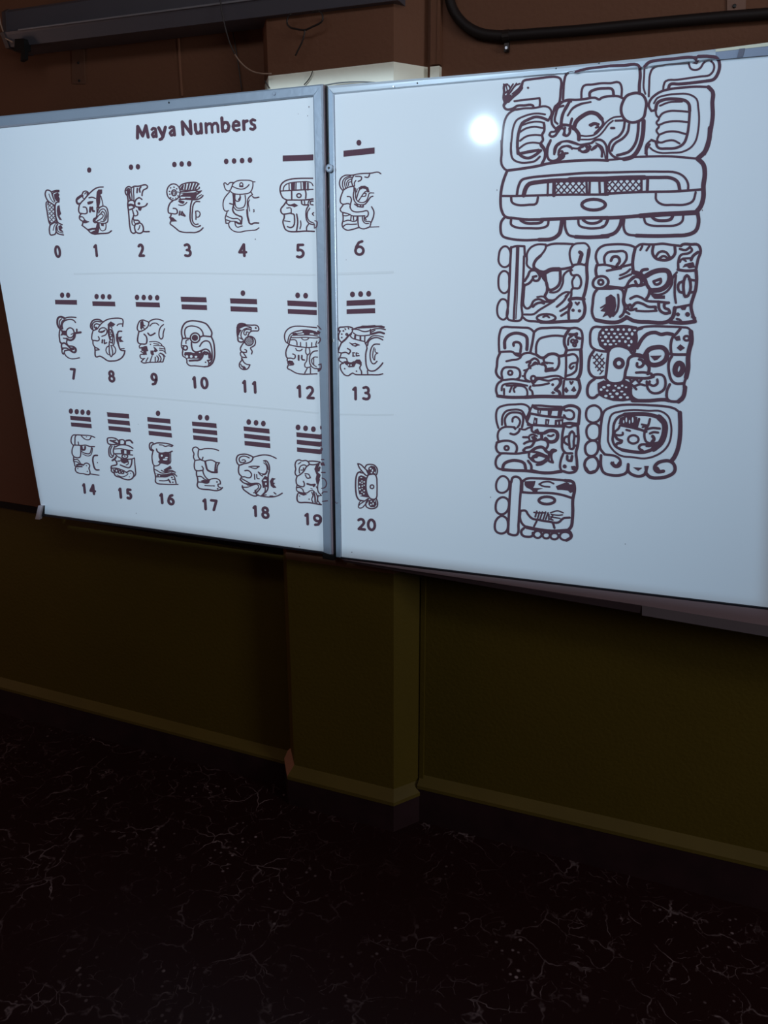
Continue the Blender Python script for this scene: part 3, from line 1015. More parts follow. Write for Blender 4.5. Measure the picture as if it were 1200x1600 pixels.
BIG_T = '''
G A 775 80 7.5 26
110 600 90 560 95 480 100 400 130 390
w34 300 430 260 480 200 530 140 590
300 430 305 390 320 350 400 330 520 315 640 300 700 300 750 320 765 360 758 450 750 560 740 600 690 650
F 95 520 180 510 145 585 100 640 88 590
w14 120 410 140 490 120 470
w18 150 400 165 440 110 490
w18 200 385 150 470 130 520
w14 240 375 200 430 150 510
w18 280 380 230 400 170 480
w16 290 400 270 430 190 500
D 375 428 14
w22 215 585 330 570 510 550 515 600 510 650
105 600 90 640 120 680 200 670 250 640 330 635 430 635 440 660
w16 90 385 95 500
w22 130 685 240 685 320 670 450 665 580 645 630 670 650 720 630 780 610 810
w22 320 670 210 690 140 740 100 820 80 950 68 1080 65 1200
w20 575 740 500 730 420 735 320 765 240 810 200 900 185 1010 175 1120 180 1200
w30 610 810 540 780 460 770 380 800 310 840 280 900 260 980 250 1080 255 1200
w20 300 870 380 840 470 825 560 845 570 900 555 960
w20 275 950 350 905 450 885 550 900
w26 560 840 565 930 540 980 550 1040 520 1090 560 1150 580 1200
w20 280 1050 350 1000 450 980 530 985
w20 270 1140 350 1085 430 1070 520 1080
w24 300 1200 400 1180 510 1160
w26 690 650 670 720 650 790 660 860 700 910 740 880 780 860
w24 740 600 700 660 680 700
w24 790 640 730 660 700 740 690 820 720 850
w22 740 630 790 590 850 580 880 590
w30 870 570 830 650 780 740 760 860
w20 850 740 890 680 950 640 1030 610 1110 595
w26 890 790 870 860
w28 760 860 860 870 900 890 940 820 1000 770 1080 730
w26 625 980 650 1000 690 990 720 950 770 900 800 920 790 980 830 990 860 960 870 890
w22 625 980 640 950 690 940 740 880 800 870
w30 900 880 950 940 970 1020
w22 640 1040 600 1120 590 1200
w20 690 1190 710 1120 760 1070 840 1050 920 1070 1000 1100 1080 1090 1110 1120
w20 740 1190 760 1130 820 1110 880 1130 960 1140 1020 1120
w20 970 1160 1020 1175 1070 1150 1050 1110
G B 855 90 7.5 26
w26 185 490 190 380 200 270 230 190 330 165 460 130 600 112 740 95
w30 740 95 900 90 1060 85 1085 120
w34 1085 120 1090 220 1080 320 1080 420
w24 400 480 405 380 430 330 530 315 640 300 740 300 840 290 870 340 870 460
w30 500 470 500 410 560 375 680 360 760 370 780 450
150 530 240 495 340 495 440 485 560 470 610 490 640 470 760 450 840 455 890 480
w30 1000 420 930 450 890 510 865 600 880 680 930 740 1000 760 1080 740 1130 700 1150 620 1160 520 1120 440 1060 415 1000 420
w20 240 680 300 590 380 545 510 520
w30 260 520 200 620 170 720 165 780
w44 310 830 340 750 420 680 500 645 580 660 640 720
w30 640 720 655 780 600 850 560 890
w22 510 800 570 780 600 810 570 820
w28 500 790 550 770 600 780
w40 320 830 370 900 370 960
w18 370 910 460 920 560 900 640 820 700 750 780 700 860 690
w18 400 960 520 955 600 920 660 860 720 780 770 740
w24 800 740 900 735
w26 910 740 890 850 840 920 760 970 725 1030 730 1100 780 1160 860 1185 960 1170
w26 960 780 940 880 880 950 800 1000 770 1040 755 1090
w30 1070 750 1060 900 1030 1010 960 1100 880 1130 820 1145
w44 1130 740 1120 900 1080 1050 1000 1160 900 1190
w24 210 820 200 880 220 920 260 890 260 830
w22 80 1130 90 1050 140 1000 220 980 300 1000 380 1020 460 1010 520 1000
w22 130 1140 140 1080 200 1040 270 1040 290 1070
w22 160 1190 180 1130 240 1120
w26 520 1000 570 965 640 970 690 1030 700 1100 700 1180
w26 540 1060 590 1030 640 1090 640 1160
w14 570 1000 640 1040 670 1120 680 1180
w24 370 1060 440 1030 500 1060 470 1100 400 1100 380 1075
w26 520 1080 570 1050
G C 975 80 7.5 26
w30 240 180 290 130 400 105 560 90 740 70 800 70
w34 870 60 1000 60 1090 80 1120 160 1100 260 1050 330 960 350
w20 240 170 235 300 230 430 250 500
w22 290 530 295 400 305 270 340 200 460 165 600 150 760 140
w22 760 150 780 200 830 220 890 200 940 130 1000 110 1050 150 1050 220 1000 280 900 295 760 315 620 335 490 350 465 400 460 450
w32 960 350 800 370 640 385 540 390 520 440
F 780 60 860 60 850 110 880 110 850 150 800 140
w26 320 700 290 640 310 570 370 510 440 470 560 440 700 425 850 415 990 420
w44 990 420 1040 480 1035 600 1040 750 1020 900 990 1050 940 1200
w20 350 610 390 550 470 520 620 500 760 505 850 560 870 660 880 780 870 920 840 1050 780 1130 680 1180 560 1190 420 1190 340 1160 305 1130
w34 370 690 390 610 460 570 600 560 720 580 760 620 770 700
w28 770 700 760 850 740 980 700 1080 620 1130 500 1140 400 1130 370 1060
w20 420 640 520 600 680 590
w22 410 780 450 730 540 700 640 700 760 710
w22 370 690 380 750 410 790 380 840 410 880 380 930 410 980
w22 400 870 500 830 620 820 750 830
w22 410 980 500 945 600 940 740 975
w22 410 980 390 1050 430 1070 500 1050 580 1045 650 1080
w24 320 700 370 690
w20 320 1040 260 1100 250 1200
w26 320 1040 400 1070
G D 770 220 6.667 24
w22 90 0 92 120 90 240 120 290 150 310
w20 190 20 190 130 210 190 280 225 380 225 440 210 490 165
w28 255 60 270 130 310 165 370 180 440 150 500 100
w24 290 130 380 110 480 95
w26 500 30 540 90 540 180 510 240
w26 150 310 300 290 480 260 560 240 700 220 900 205 1080 200 1200 205
w24 600 0 570 80 580 190 620 210 680 190 700 150 760 130
w20 640 140 650 70 700 30
w26 690 200 740 160 720 110
w26 150 310 115 400 90 500 80 620 90 720 130 790 220 805 340 820 500 820
w32 500 820 700 812 900 805 1200 800
w22 90 575 240 575 400 570 560 565 800 560 1000 560 1200 560
w24 250 570 265 480 300 410 380 385 560 365 760 350 960 335 1200 330
w40 320 570 345 490 380 450 480 430 620 415 800 410
w50 800 405 1000 400 1200 400
w20 575 430 570 570
w34 640 420 635 570
X 46 14 650 430 960 420 960 560 650 560
w22 975 420 980 560
w22 1010 420 1005 560
w22 1110 420 1115 560
w26 1170 420 1175 560
w22 190 580 200 640 260 668 380 665 450 655 470 590
R 1050 665 118 52
R 1050 665 128 60
w24 130 790 90 840 80 920 100 990 180 1020 320 1035 480 1030
w36 480 1030 620 1020 690 970 710 900 720 830
w22 190 820 190 870 240 900 380 910 520 905 570 880 580 830
w26 290 830 340 855 430 860 500 850 520 830
w24 750 830 755 910 790 980 860 1000
w36 860 1000 1000 1005 1200 995
w22 890 820 900 880 960 905 1080 910 1160 890 1190 830
w26 940 825 990 855 1080 855 1130 830
G E 940 200 6.667 24
w22 400 300 560 295 700 295 850 305 1000 320
w20 0 335 160 325 300 305 400 300
w44 1130 0 1120 120 1080 240 1000 320
w44 1000 320 1060 380 1075 480 1060 600 1060 720 1030 820 980 880
w22 500 170 470 220 470 290
w22 0 465 200 460 400 455 620 455 780 465 860 510 900 580 900 650
w44 0 530 200 520 450 515
w32 450 515 600 515 720 520 790 560 815 650
w24 0 690 200 675 480 665 760 660 1040 640
w34 45 540 45 680
X 46 14 60 545 410 530 410 665 60 675
w22 415 530 415 665
w28 480 530 475 665
w22 565 680 570 750 630 795 740 800 880 795 950 760 980 670
w34 0 940 200 930 400 915
w46 400 915 600 900 800 890 980 880
w22 70 950 40 1010 0 1030
w34 210 940 190 1020 140 1090 60 1120 0 1125
w24 235 940 230 1040 260 1100 360 1120
w36 360 1120 560 1125 760 1120 900 1110 980 1070 1010 980 1000 880
w22 440 930 460 990 520 1015 640 1020 780 1010 840 970 850 910
w30 520 920 560 955 640 965 720 950 740 920
w24 130 0 100 0
G F 770 370 7.5 26
w22 150 110 95 140 70 220 75 310 130 355 190 330 205 250 200 160 150 110
w22 130 400 80 440 65 530 80 620 130 660 180 630 190 530 180 430 130 400
w22 110 730 65 780 50 860 70 940 130 970 170 920 175 830 160 750 110 730
w24 210 130 265 110 370 110 375 230
w24 215 120 205 300 200 450 190 620 180 800 175 960 250 985 330 970 335 800 350 600 360 400 365 230
w24 285 120 280 300 270 500 260 700 250 860 245 970
w12 305 120 295 400 285 700 270 960
w22 400 270 400 200 440 130 520 90 620 90 620 130 560 220 490 290 475 370
w22 400 260 400 330 440 370 480 390
w30 560 220 500 280 480 350 540 400
w24 620 110 690 85 820 80 940 85
w46 540 410 600 420 680 385 780 380
w28 780 380 860 370 930 350 950 330
w22 930 330 905 250 905 160 950 90 1030 75 1090 80 1130 130 1130 200 1100 300 1080 330
w40 1020 180 1040 200 1030 240 1010 310
w34 1125 150 1100 350 1105 500 1080 650 1060 720 1080 830 1060 930 1000 985
w24 940 330 1030 320 1080 330
w24 925 350 910 400 930 450 1000 450 1035 520 1010 600 930 610 920 680 910 720
w22 960 460 930 520 940 600
w34 900 730 980 720 1070 730
w26 370 520 410 460 440 400 500 395 540 440 550 470 530 510 480 510 470 470 510 460
w26 370 570 430 540 470 490
w44 550 430 600 470
w30 590 480 630 540 635 640 610 700 640 740
w30 610 430 620 500 640 590 660 620 720 610 780 550 790 400
w22 670 650 730 650 780 620 820 540 830 450 880 400 930 390
w22 640 740 720 740 780 690 850 650 900 650
w24 370 560 360 700 360 800 400 840 440 820 480 750 540 730 610 760 680 760
w20 520 705 590 700 640 740
w26 470 820 500 790 560 770 600 780
w22 370 910 480 905 540 860 640 800 720 750
w24 350 940 400 980 500 990 560 1000
R 625 950 110 45
w22 590 940 625 925 660 945
w34 560 1000 700 1000 860 990 1000 985
w24 750 820 830 750 870 690 890 660
w24 790 870 870 820 900 780
w24 800 925 870 880
w28 890 740 920 780 890 860 890 960
w20 850 700 870 680
D 940 860 20
D 1015 868 20
w22 970 770 990 795 1010 770
G G 915 370 6.3158 24
w22 120 270 100 200 120 130 170 90 260 75 380 75 470 95 490 110
w22 110 280 190 275 260 290 330 300 400 285 460 270
w22 190 270 185 200 220 155 300 145 390 150 405 210 380 260 340 300
w26 250 235 270 200 320 200 335 240 310 280 300 300
F 240 285 340 290 300 320 260 310
w22 210 335 290 320 350 310
w28 490 110 470 200 465 290 480 350 530 370 560 330 610 320
w22 490 110 540 75 620 75 680 75 760 68 850 80 940 90
w20 560 90 540 130
w20 630 90 600 135
w26 670 80 660 160 690 210 760 230 830 220 880 170 880 90
w22 690 200 730 150 790 150 830 200
w22 720 220 770 190 810 210
w26 940 90 960 75 1040 75 1110 80 1135 140 1110 220 1090 320
w22 930 120 990 130 1030 100 1050 130 1020 160 940 180 915 240 915 320
F 1060 250 1080 300 1020 310 1000 290 960 300 980 270
w20 960 215 1050 210
w26 1110 150 1060 190 1040 230
w18 930 250 950 220 990 240
w26 910 325 990 335 1090 330
w26 110 280 100 330 110 400
w24 110 400 75 440 80 490 130 510 200 490 225 440 190 395 110 400
R 150 448 24 24
w20 340 380 400 355 440 320
w20 335 415 400 390 450 370
w24 230 490 320 500 390 500 430 440 480 400
w40 470 350 540 370 570 400 590 440
w26 430 440 480 395 540 410 545 470 510 485 490 440
w26 400 500 460 480 540 480 600 470 630 520 620 580 600 610
w44 590 390 660 350 740 330 810 340 830 400 800 480 740 520 650 530
w30 590 430 620 500 660 530
w24 670 440 740 415 740 450 690 470 670 440
w20 900 350 860 400 850 470 800 540 730 570 650 565
F 650 580 780 580 780 610 680 610
w24 120 510 85 560 70 660 65 760 100 820 200 840
w34 100 820 200 840 320 840 400 800
w24 120 510 240 510 350 515 375 560 370 640 385 700 370 760 340 790
F 200 600 250 570 290 600 300 680 280 760 240 800 215 770 170 790 200 740 150 730 200 680
w20 320 570 325 640 310 730 270 780
w14 150 700 230 650
w26 400 510 380 590 380 650 410 680 440 670
w22 440 610 500 585 550 600 600 630 720 640 820 650
w24 450 700 500 650 560 660 620 690 690 690 690 720
w22 390 720 420 700 430 720 500 710
w20 500 730 600 735 700 730
w22 400 740 430 760
w26 720 640 730 720 780 755 830 750 820 720 780 700 780 660 820 650
w34 400 790 480 830 620 840 800 840 860 790 880 700
w22 880 700 960 685 1040 670
w30 1090 330 1095 420 1085 520 1060 600 1040 680 1060 780 1080 830
w34 830 840 950 850 1080 835
w22 890 380 880 480 880 580 890 650
w24 960 440 920 460 925 540 960 550
w26 970 560 980 400 1000 380 1020 400 1010 580 980 590 970 560
w22 1020 420 1080 430
w22 1020 550 1070 545
F 930 685 1000 680 980 720 950 720
D 910 765 20
D 1005 765 24
w22 900 810 930 820 950 850
w22 1050 790 1080 800
G H 770 500 8 26
w26 80 400 75 280 85 170 120 95 240 90 360 95 460 105 515 150
w36 150 350 150 260 190 200 270 165 360 175 420 210 430 280 425 370
w30 260 320 260 290 300 275 345 300 345 400
w26 90 400 160 395 250 400 280 430 340 450 390 420 460 410 520 430
w24 170 515 240 500 310 490 350 460 345 420
F 250 405 340 410 320 450 280 445
w28 90 410 60 480 50 580 40 650 70 710 120 740
w26 120 740 110 650 140 600 220 590 310 605 340 650 330 720 300 740
R 218 660 26 26
w28 515 150 500 250 470 400
w28 515 150 570 110 680 100 820 95 960 105 1040 100 1100 130 1120 200 1110 350
w26 540 410 545 310 580 240 660 210 780 195 900 205
w34 540 430 600 470 640 470 700 430 780 425 830 450 900 440
w34 960 110 900 210 895 300 920 370 900 440
w34 960 180 1030 180 1050 170 1040 210 1090 230
w24 940 310 950 230 990 200
R 1000 265 22 20
R 1022 310 18 18
R 1040 268 16 16
w26 930 380 1000 370 1100 370
w40 1100 370 1105 500 1100 620 1080 700 1050 740
w26 900 440 930 440 1020 430 1060 480 1050 560 1040 630 980 680 910 700
w24 1050 530 980 550 960 590 980 610 1010 580
w26 915 450 915 600 905 740
w26 420 530 470 510 520 480 560 500 580 540
w26 500 560 530 530 560 550
w22 390 630 430 620 470 580 560 545 620 560
w26 430 620 400 680 410 740 460 770
w22 370 700 400 700
w26 470 530 450 570 470 600
w28 620 540 660 580 660 640 720 630 790 620 825 560 825 460
w22 660 530 750 540
w22 680 610 750 600
w26 640 470 640 520 680 540
R 505 730 28 32
w24 540 720 640 720 740 700 820 700 880 730
w24 520 780 560 740 640 750 700 760 760 740 820 740 840 790 790 850
w36 850 730 840 800 780 870 830 900 840 950
w24 500 820 620 810 700 790
w24 480 760 520 820
w24 470 830 460 860 490 890 500 950
w26 120 750 60 800 40 880 60 950
w24 130 750 260 740 380 760 450 770
w22 110 880 120 820 180 795 300 795 430 820
w22 140 860 140 930
w22 170 820 300 820 400 840 430 890 430 950
w22 240 820 210 900
w22 290 830 260 860 270 900
w36 60 950 200 965 400 965
w40 400 965 600 955 850 960 1040 960
w26 890 760 880 850 880 950
w34 1070 740 1090 850 1060 930 1040 960
D 748 808 18
F 730 910 750 890 780 910 750 925
F 890 880 915 840 945 880 920 910
F 980 880 1015 830 1040 880 1010 895
w26 905 740 1050 740
w20 965 770 980 800 1000 770
G I 910 500 6.667 24
w24 210 75 120 75 90 110 80 200 90 270 120 300 180 320 270 330
w26 210 75 330 70 450 65 560 80
F 210 80 330 65 450 65 570 85 560 160 545 230 520 320 480 280 420 265 340 270 290 300 250 320 180 270 160 200 170 130
L 250 102 18 12
L 308 100 20 14
L 372 100 16 16
L 430 100 14 16
L 490 102 18 18
L 545 108 18 10
L 215 135 16 18
L 275 142 16 12
L 335 142 18 12
L 395 148 18 12
L 458 145 20 14
L 518 145 16 20
L 190 178 8 8
L 242 175 20 18
L 300 180 14 12
L 358 178 18 16
L 420 180 18 12
L 480 190 20 14
L 210 215 18 12
L 268 220 16 16
L 328 218 18 14
L 386 220 16 14
L 448 225 16 16
L 510 225 14 20
L 238 252 18 14
L 292 255 22 12
L 350 250 14 8
L 485 265 16 12
w26 120 320 80 380 65 460 75 550 120 595 190 600 240 590
X 40 14 100 350 200 350 240 420 220 520 180 570 120 480
w26 270 330 260 430 250 540 240 610
w26 250 620 280 650 360 660 420 640 440 600
w26 270 330 300 290 360 270 430 280 490 310 520 350 560 360
R 380 450 36 36
R 380 450 50 50
w28 580 370 510 380 480 410 470 470 450 530 440 600
F 520 340 600 350 660 370 700 440 680 450 630 400 570 385
w32 540 330 560 190 560 110 620 80
w22 560 100 620 75 740 65 880 68 1040 75 1110 90 1130 140
w34 570 290 620 200 680 145 760 130 820 150 880 140 940 150
w26 1020 90 980 140 940 180 920 260 925 350
F 950 180 1010 165 1020 210 980 215
R 1085 190 28 24
F 985 290 1020 255 1065 290 1020 320
w44 1130 120 1135 220 1110 320 1100 400 1100 500 1080 600
w44 650 370 690 310 760 285 840 290 880 340 860 420 800 460 720 465 680 430 670 360
w26 870 340 920 355 1090 360
F 710 375 820 372 780 410 750 420
w26 570 450 570 480 600 490 635 460 620 420 590 410
w30 640 430 690 480 690 540 680 560
w24 560 548 640 545 720 560
w28 460 600 560 605 680 605 740 590
w26 940 360 900 440 905 560 930 630 970 660 1060 660
w50 1005 450 975 480 970 550 1000 570 1035 540 1040 470 1005 450
w24 720 580 780 565 840 580 865 640 850 720 790 760 720 755 680 710 670 640
w24 700 670 740 685 780 660 780 620
w24 700 640 690 670
w22 490 610 510 650 550 610 590 650 620 615
w22 540 690 600 670 650 680
w26 130 610 70 660 50 740 70 800 120 810 160 780
F 160 660 220 630 300 650 380 670 450 640 500 680 520 710 500 760 520 830 420 845 320 840 220 810 170 780 160 720
L 225 700 20 14
L 272 680 22 12
L 345 685 14 10
L 415 685 14 14
L 195 725 16 16
L 258 735 16 12
L 328 735 20 12
L 380 708 20 14
L 410 745 18 10
L 245 792 20 14
L 290 770 16 12
L 310 800 20 14
L 360 768 20 16
L 398 806 20 14
L 440 775 18 12
L 468 808 18 14
L 455 700 14 10
w28 500 720 510 790 560 830 640 845
w34 520 840 700 840 860 830 900 840
w24 450 640 520 680 560 720
w26 1080 600 1060 660 1060 760 1040 830 960 850 890 830 880 740 910 670
w40 1070 700 1050 800 1000 850
G J 765 615 8 26
w24 110 430 85 340 85 230 110 180 200 145 320 135 430 135 490 170 500 220
w24 155 390 160 290 200 225 300 200 400 215 440 280 455 320
w26 200 400 190 320 240 250 320 235 400 255 420 310 405 420
w24 285 350 290 310 330 290 380 340 370 390 350 420
w24 110 600 100 520 120 460 180 420 250 415 310 420
F 285 420 345 425 320 455
w26 260 500 310 510 360 480 380 440
w22 380 440 440 450 480 430 520 420
w28 500 220 480 270 460 310 480 370 530 395
w26 540 150 640 150 760 160 900 165
w34 540 150 570 180 700 195 920 195
w22 540 150 510 200 500 250
w28 520 250 650 275 780 290 930 300
F 600 200 640 205 635 250 600 245
L 620 225 6 18
F 730 205 780 210 765 275 730 270
F 860 210 910 205 890 300 850 280
w26 500 270 470 340
F 560 300 595 310 590 390 545 380
L 568 350 5 24
F 700 320 745 325 730 400 695 390
L 720 360 5 24
F 820 330 920 320 910 405 815 400
L 850 370 7 22
L 892 365 9 24
w28 480 390 600 395 740 405 930 410
w34 930 170 1000 150 1080 165 1120 200 1120 280 1110 380
w26 930 170 940 210 1000 205 1050 240 1040 310 960 310 930 270
w36 920 380 1000 370 1080 380 1110 380
w26 530 400 530 470 580 490
F 560 460 600 440 620 480 700 480 690 510 600 510
w40 690 490 740 465 830 475 850 530 820 590 740 600 700 560
w24 730 525 770 530 800 515
w22 500 580 490 540 530 510 590 530
F 520 540 560 530 590 560 540 580
w34 650 510 650 560
w26 420 545 470 545
w26 430 625 480 600 560 590 640 570
w28 420 710 450 680 520 660 560 600
w24 420 710 460 730 520 720
w26 640 570 710 590 730 640 700 700
w34 520 720 580 680 660 670 720 730 750 740
w26 90 610 170 590 260 595 330 640 340 700 320 750
R 212 680 26 26
w26 90 610 80 680 110 735 200 745 340 750 420 740 500 730
w26 140 750 90 800 75 880 100 930 160 950
w34 160 950 180 880 260 840 360 840 430 870 450 940
w34 160 950 300 960 460 965 620 985
w26 490 770 500 730 560 730 620 740 710 780
F 530 780 600 740 660 760 720 790 690 800 620 780 560 800
w24 490 790 540 840 620 860 690 830 720 790
w24 560 850 530 800 590 790
w28 480 840 520 900 520 960
w28 590 890 650 880 710 840
w26 740 760 740 840 790 860 770 800 780 740 830 710 790 700 750 740
w36 520 960 620 985 760 990 900 970
w28 930 410 910 500 905 600 910 690 950 740 1030 745
w24 930 400 1000 420 1050 400 1090 400
w30 1100 380 1105 480 1110 560 1100 650 1080 740 1090 850 1080 960 1000 990 920 970
w26 1000 680 1000 500 1030 470 1055 500 1050 600 1040 690 1010 690
w26 990 530 940 550 930 600 980 640
w26 1060 530 1110 535
w26 1050 650 1090 650
w26 920 750 890 830 880 920 900 970
w30 970 780 975 830 1020 840 1030 780
D 938 910 26
F 1020 910 1060 905 1100 930 1080 970 1030 950
G K 905 615 7.0588 24
w24 160 130 95 160 75 220 90 290 150 320 210 300 245 240 240 180 200 140 160 130
w24 140 330 90 370 80 440 110 500 160 515 210 490 225 420 210 350 140 330
w26 130 520 75 560 65 610 85 670 140 690 190 660 210 590 190 530 130 520
w28 120 700 70 740 60 800 90 860 150 870 200 830 210 760 170 700 120 700
w34 70 820 110 870 170 860
w26 250 260 235 400 230 600 280 670
w24 250 270 280 190 370 145 480 125 640 122 800 130 940 140 1050 165 1110 210
w44 1110 210 1115 340 1110 480 1090 600 1050 700 1020 740
w20 320 440 325 330 360 230 440 200 600 180 760 190 900 195 980 250 1010 330 1015 440 990 550 930 630 830 690 720 715 580 700 460 685 370 620 320 530 320 440
w26 375 440 385 330 430 260 500 230
w40 500 230 620 225 760 230 880 260
w60 880 260 940 330 940 440 900 540 820 610
w34 820 610 720 645 580 640 470 620
w26 375 440 370 520 400 580 470 620
F 450 270 560 230 640 260 620 380 540 360 440 330
w14 440 330 500 270
L 520 290 10 30
L 555 310 8 24
L 590 290 10 36
L 490 310 8 20
w26 660 280 630 380 740 420
w24 460 350 560 370 640 390 720 410
w24 780 280 760 350 730 390
w22 690 340 740 350 700 370
w22 450 350 430 390 395 420 390 450 440 460 480 450 480 430
w22 520 400 560 410
w28 400 470 420 500 470 520 460 540 420 550 400 580
w22 410 590 460 610
R 597 505 58 46
w24 720 420 720 480 740 530 790 550 880 540
w24 730 400 800 380 890 385
w24 780 440 820 425 870 430
w34 810 470 825 500 800 540
w26 700 630 660 600 670 570 760 560 880 550
w20 740 580 780 580 810 560
w24 280 670 400 690 450 730 450 790 410 810 370 790 360 760
w34 360 770 410 800 450 760
w28 240 680 240 800 270 870 360 900 450 900 520 870 540 780
w30 540 780 545 860 600 900 680 910 730 880 740 820
F 600 815 690 820 650 850
w34 730 870 780 920 880 930 980 910 1050 860 1050 790 1000 745 920 745 860 770 830 820 860 860 930 855
F 830 800 870 810 900 855 850 860
F 720 800 765 800 750 850 740 880 725 850
F 350 760 380 750 390 790 430 790 450 740 465 790 420 820 370 805
G L 765 730 8 26
w24 165 110 105 150 80 230 100 300 160 320 220 290 245 220 230 150 165 110
w26 165 375 100 410 75 490 90 560 150 590 210 560 240 490 230 410 165 375
w26 150 610 90 650 65 720 80 800 150 830 210 800 230 720 210 640 150 610
w28 270 190 290 130 340 120 385 150 390 250 380 400 370 560 360 720 345 840 290 850 235 830
w28 265 180 250 400 240 600 230 820
w28 410 180 460 145 600 140 780 150 940 165
w36 940 165 1040 185 1060 240 1060 300 1040 400 1040 540
w26 410 170 405 300
w28 390 310 500 320 640 320 780 325 900 345 1030 385
F 440 180 570 175 560 220 540 260 660 265 600 280 590 320 550 310 520 280 460 250 440 220
F 830 240 880 220 960 190 1040 220 1050 300 1010 320 980 290 900 280 850 280
L 1008 205 16 10
w20 620 215 660 190 740 180 800 205
w20 620 210 660 235 750 245
R 715 415 95 42
R 715 415 105 50
w26 385 545 450 545 480 590 530 640 620 660 740 680 860 690 920 640 1000 630
w36 1040 540 1035 640 1020 740 980 790
w26 385 545 380 640 410 710 460 750
w40 460 750 600 780 780 800 980 790
w22 590 670 555 740
w26 790 690 810 760
w20 590 550 570 620
w18 625 560 600 640
w18 660 560 630 650
w18 700 560 670 650
w18 730 570 700 650
w18 740 590 740 655
w18 555 565 590 570 700 570
w16 760 570 850 545 920 570
w16 770 590 860 600 910 595
w16 760 620 880 640
w18 790 600 760 650 790 660
w28 430 760 395 800 410 850 470 870 530 860 550 820
R 600 840 50 44
R 708 852 46 38
R 810 862 50 40
R 945 860 68 52
w34 980 790 1010 820 1020 870 960 915
w28 540 820 540 850
'''
SMALL = parse(SMALL_T); BIG = parse(BIG_T)

# lettering, drawn as strokes in a unit box (x right, y down)
def arc(cx, cy, rx, ry, a0, a1, n=10):
    return [(cx+rx*math.cos(math.radians(a0+(a1-a0)*i/n)), cy+ry*math.sin(math.radians(a0+(a1-a0)*i/n))) for i in range(n+1)]
G_ = {
 '0': [arc(.5, .5, .5, .5, 0, 360, 18)],
 '1': [[(.0, .17), (.62, .0)], [(.66, .0), (.66, 1)]],
 '2': [[(.02, .13)]+arc(.44, .29, .44, .29, -120, 30)+[(.55, .66), (.05, 1), (1, 1)]],
 '3': [[(.05, .07)]+arc(.42, .25, .42, .25, -90, 75)+[(.35, .48)], [(.35, .48)]+arc(.44, .74, .54, .26, -80, 95)+[(.0, .95)]],
 '4': [[(.72, 1), (.72, 0), (.0, .68), (1, .68)]],
 '5': [[(.95, .0), (.18, .0), (.12, .44)]+arc(.38, .7, .58, .30, -80, 100)+[(.0, .95)]],
 '6': [[(.85, .0), (.45, .08), (.12, .4)]+arc(.5, .7, .5, .30, 185, 545, 16)],
 '7': [[(.0, .0), (1, .0), (.4, 1)]],
 '8': [arc(.5, .24, .42, .24, 0, 360, 14), arc(.5, .74, .5, .27, 0, 360, 14)],
 '9': [arc(.5, .30, .5, .30, 0, 360, 16)+[(.95, .6), (.6, .93), (.12, 1)]],
 'M': [[(.0, 1), (.12, 0), (.5, .86), (.88, 0), (1, 1)]],
 'N': [[(.0, 1), (.0, 0), (1, 1), (1, 0)]],
 'a': [[(.1, .38), (.4, .28), (.78, .34), (.82, .6), (.84, 1)], [(.82, .58), (.4, .62), (.08, .8), (.28, 1), (.6, .96), (.82, .8)]],
 'y': [[(.0, .28), (.48, .95)], [(.98, .28), (.52, 1.05), (.3, 1.22), (.06, 1.27)]],
 'u': [[(.0, .28), (.0, .75), (.2, 1), (.6, .98), (.9, .78)], [(.92, .28), (.92, 1)]],
 'm': [[(.0, 1), (.0, .28)], [(.0, .5), (.2, .32), (.4, .32), (.5, .48), (.5, 1)], [(.5, .5), (.7, .32), (.9, .32), (1, .5), (1, 1)]],
 'b': [[(.0, -.08), (.0, 1)], [(.0, .55), (.3, .3), (.75, .32), (.98, .62), (.8, .93), (.4, 1.02), (.0, .88)]],
 'e': [[(.05, .62), (.95, .62), (.9, .4), (.5, .28), (.15, .4), (.0, .66), (.15, .92), (.55, 1.02), (.92, .94)]],
 'r': [[(.0, 1), (.0, .28)], [(.0, .55), (.3, .34), (1, .3)]],
 's': [[(.92, .34), (.5, .27), (.1, .38), (.3, .6), (.8, .7), (.88, .9), (.45, 1.02), (.0, .94)]],
}
def glyph(ink, c, x0, x1, y0, y1, w, slope, lean=None):
    """character c inside x0..x1 at its top; slope = baseline rise per px, lean = drift of verticals"""
    xm = (x0+x1)/2
    if lean is None: lean = (615-xm)/4500
    h = w/2; X0, X1, Y0, Y1 = x0+h, x1-h, y0+h, y1-h
    tall = Y1-Y0; X1b = X1-abs(lean)*tall
    for st in G_[c]:
        pts = [(X0+u*(X1b-X0)+(lean*v_*tall), Y0+v_*tall+slope*(u-.5)*(X1-X0)) for u, v_ in st]
        sharp = c in '1247MN'
        ink.line(pts, w, sm=False)
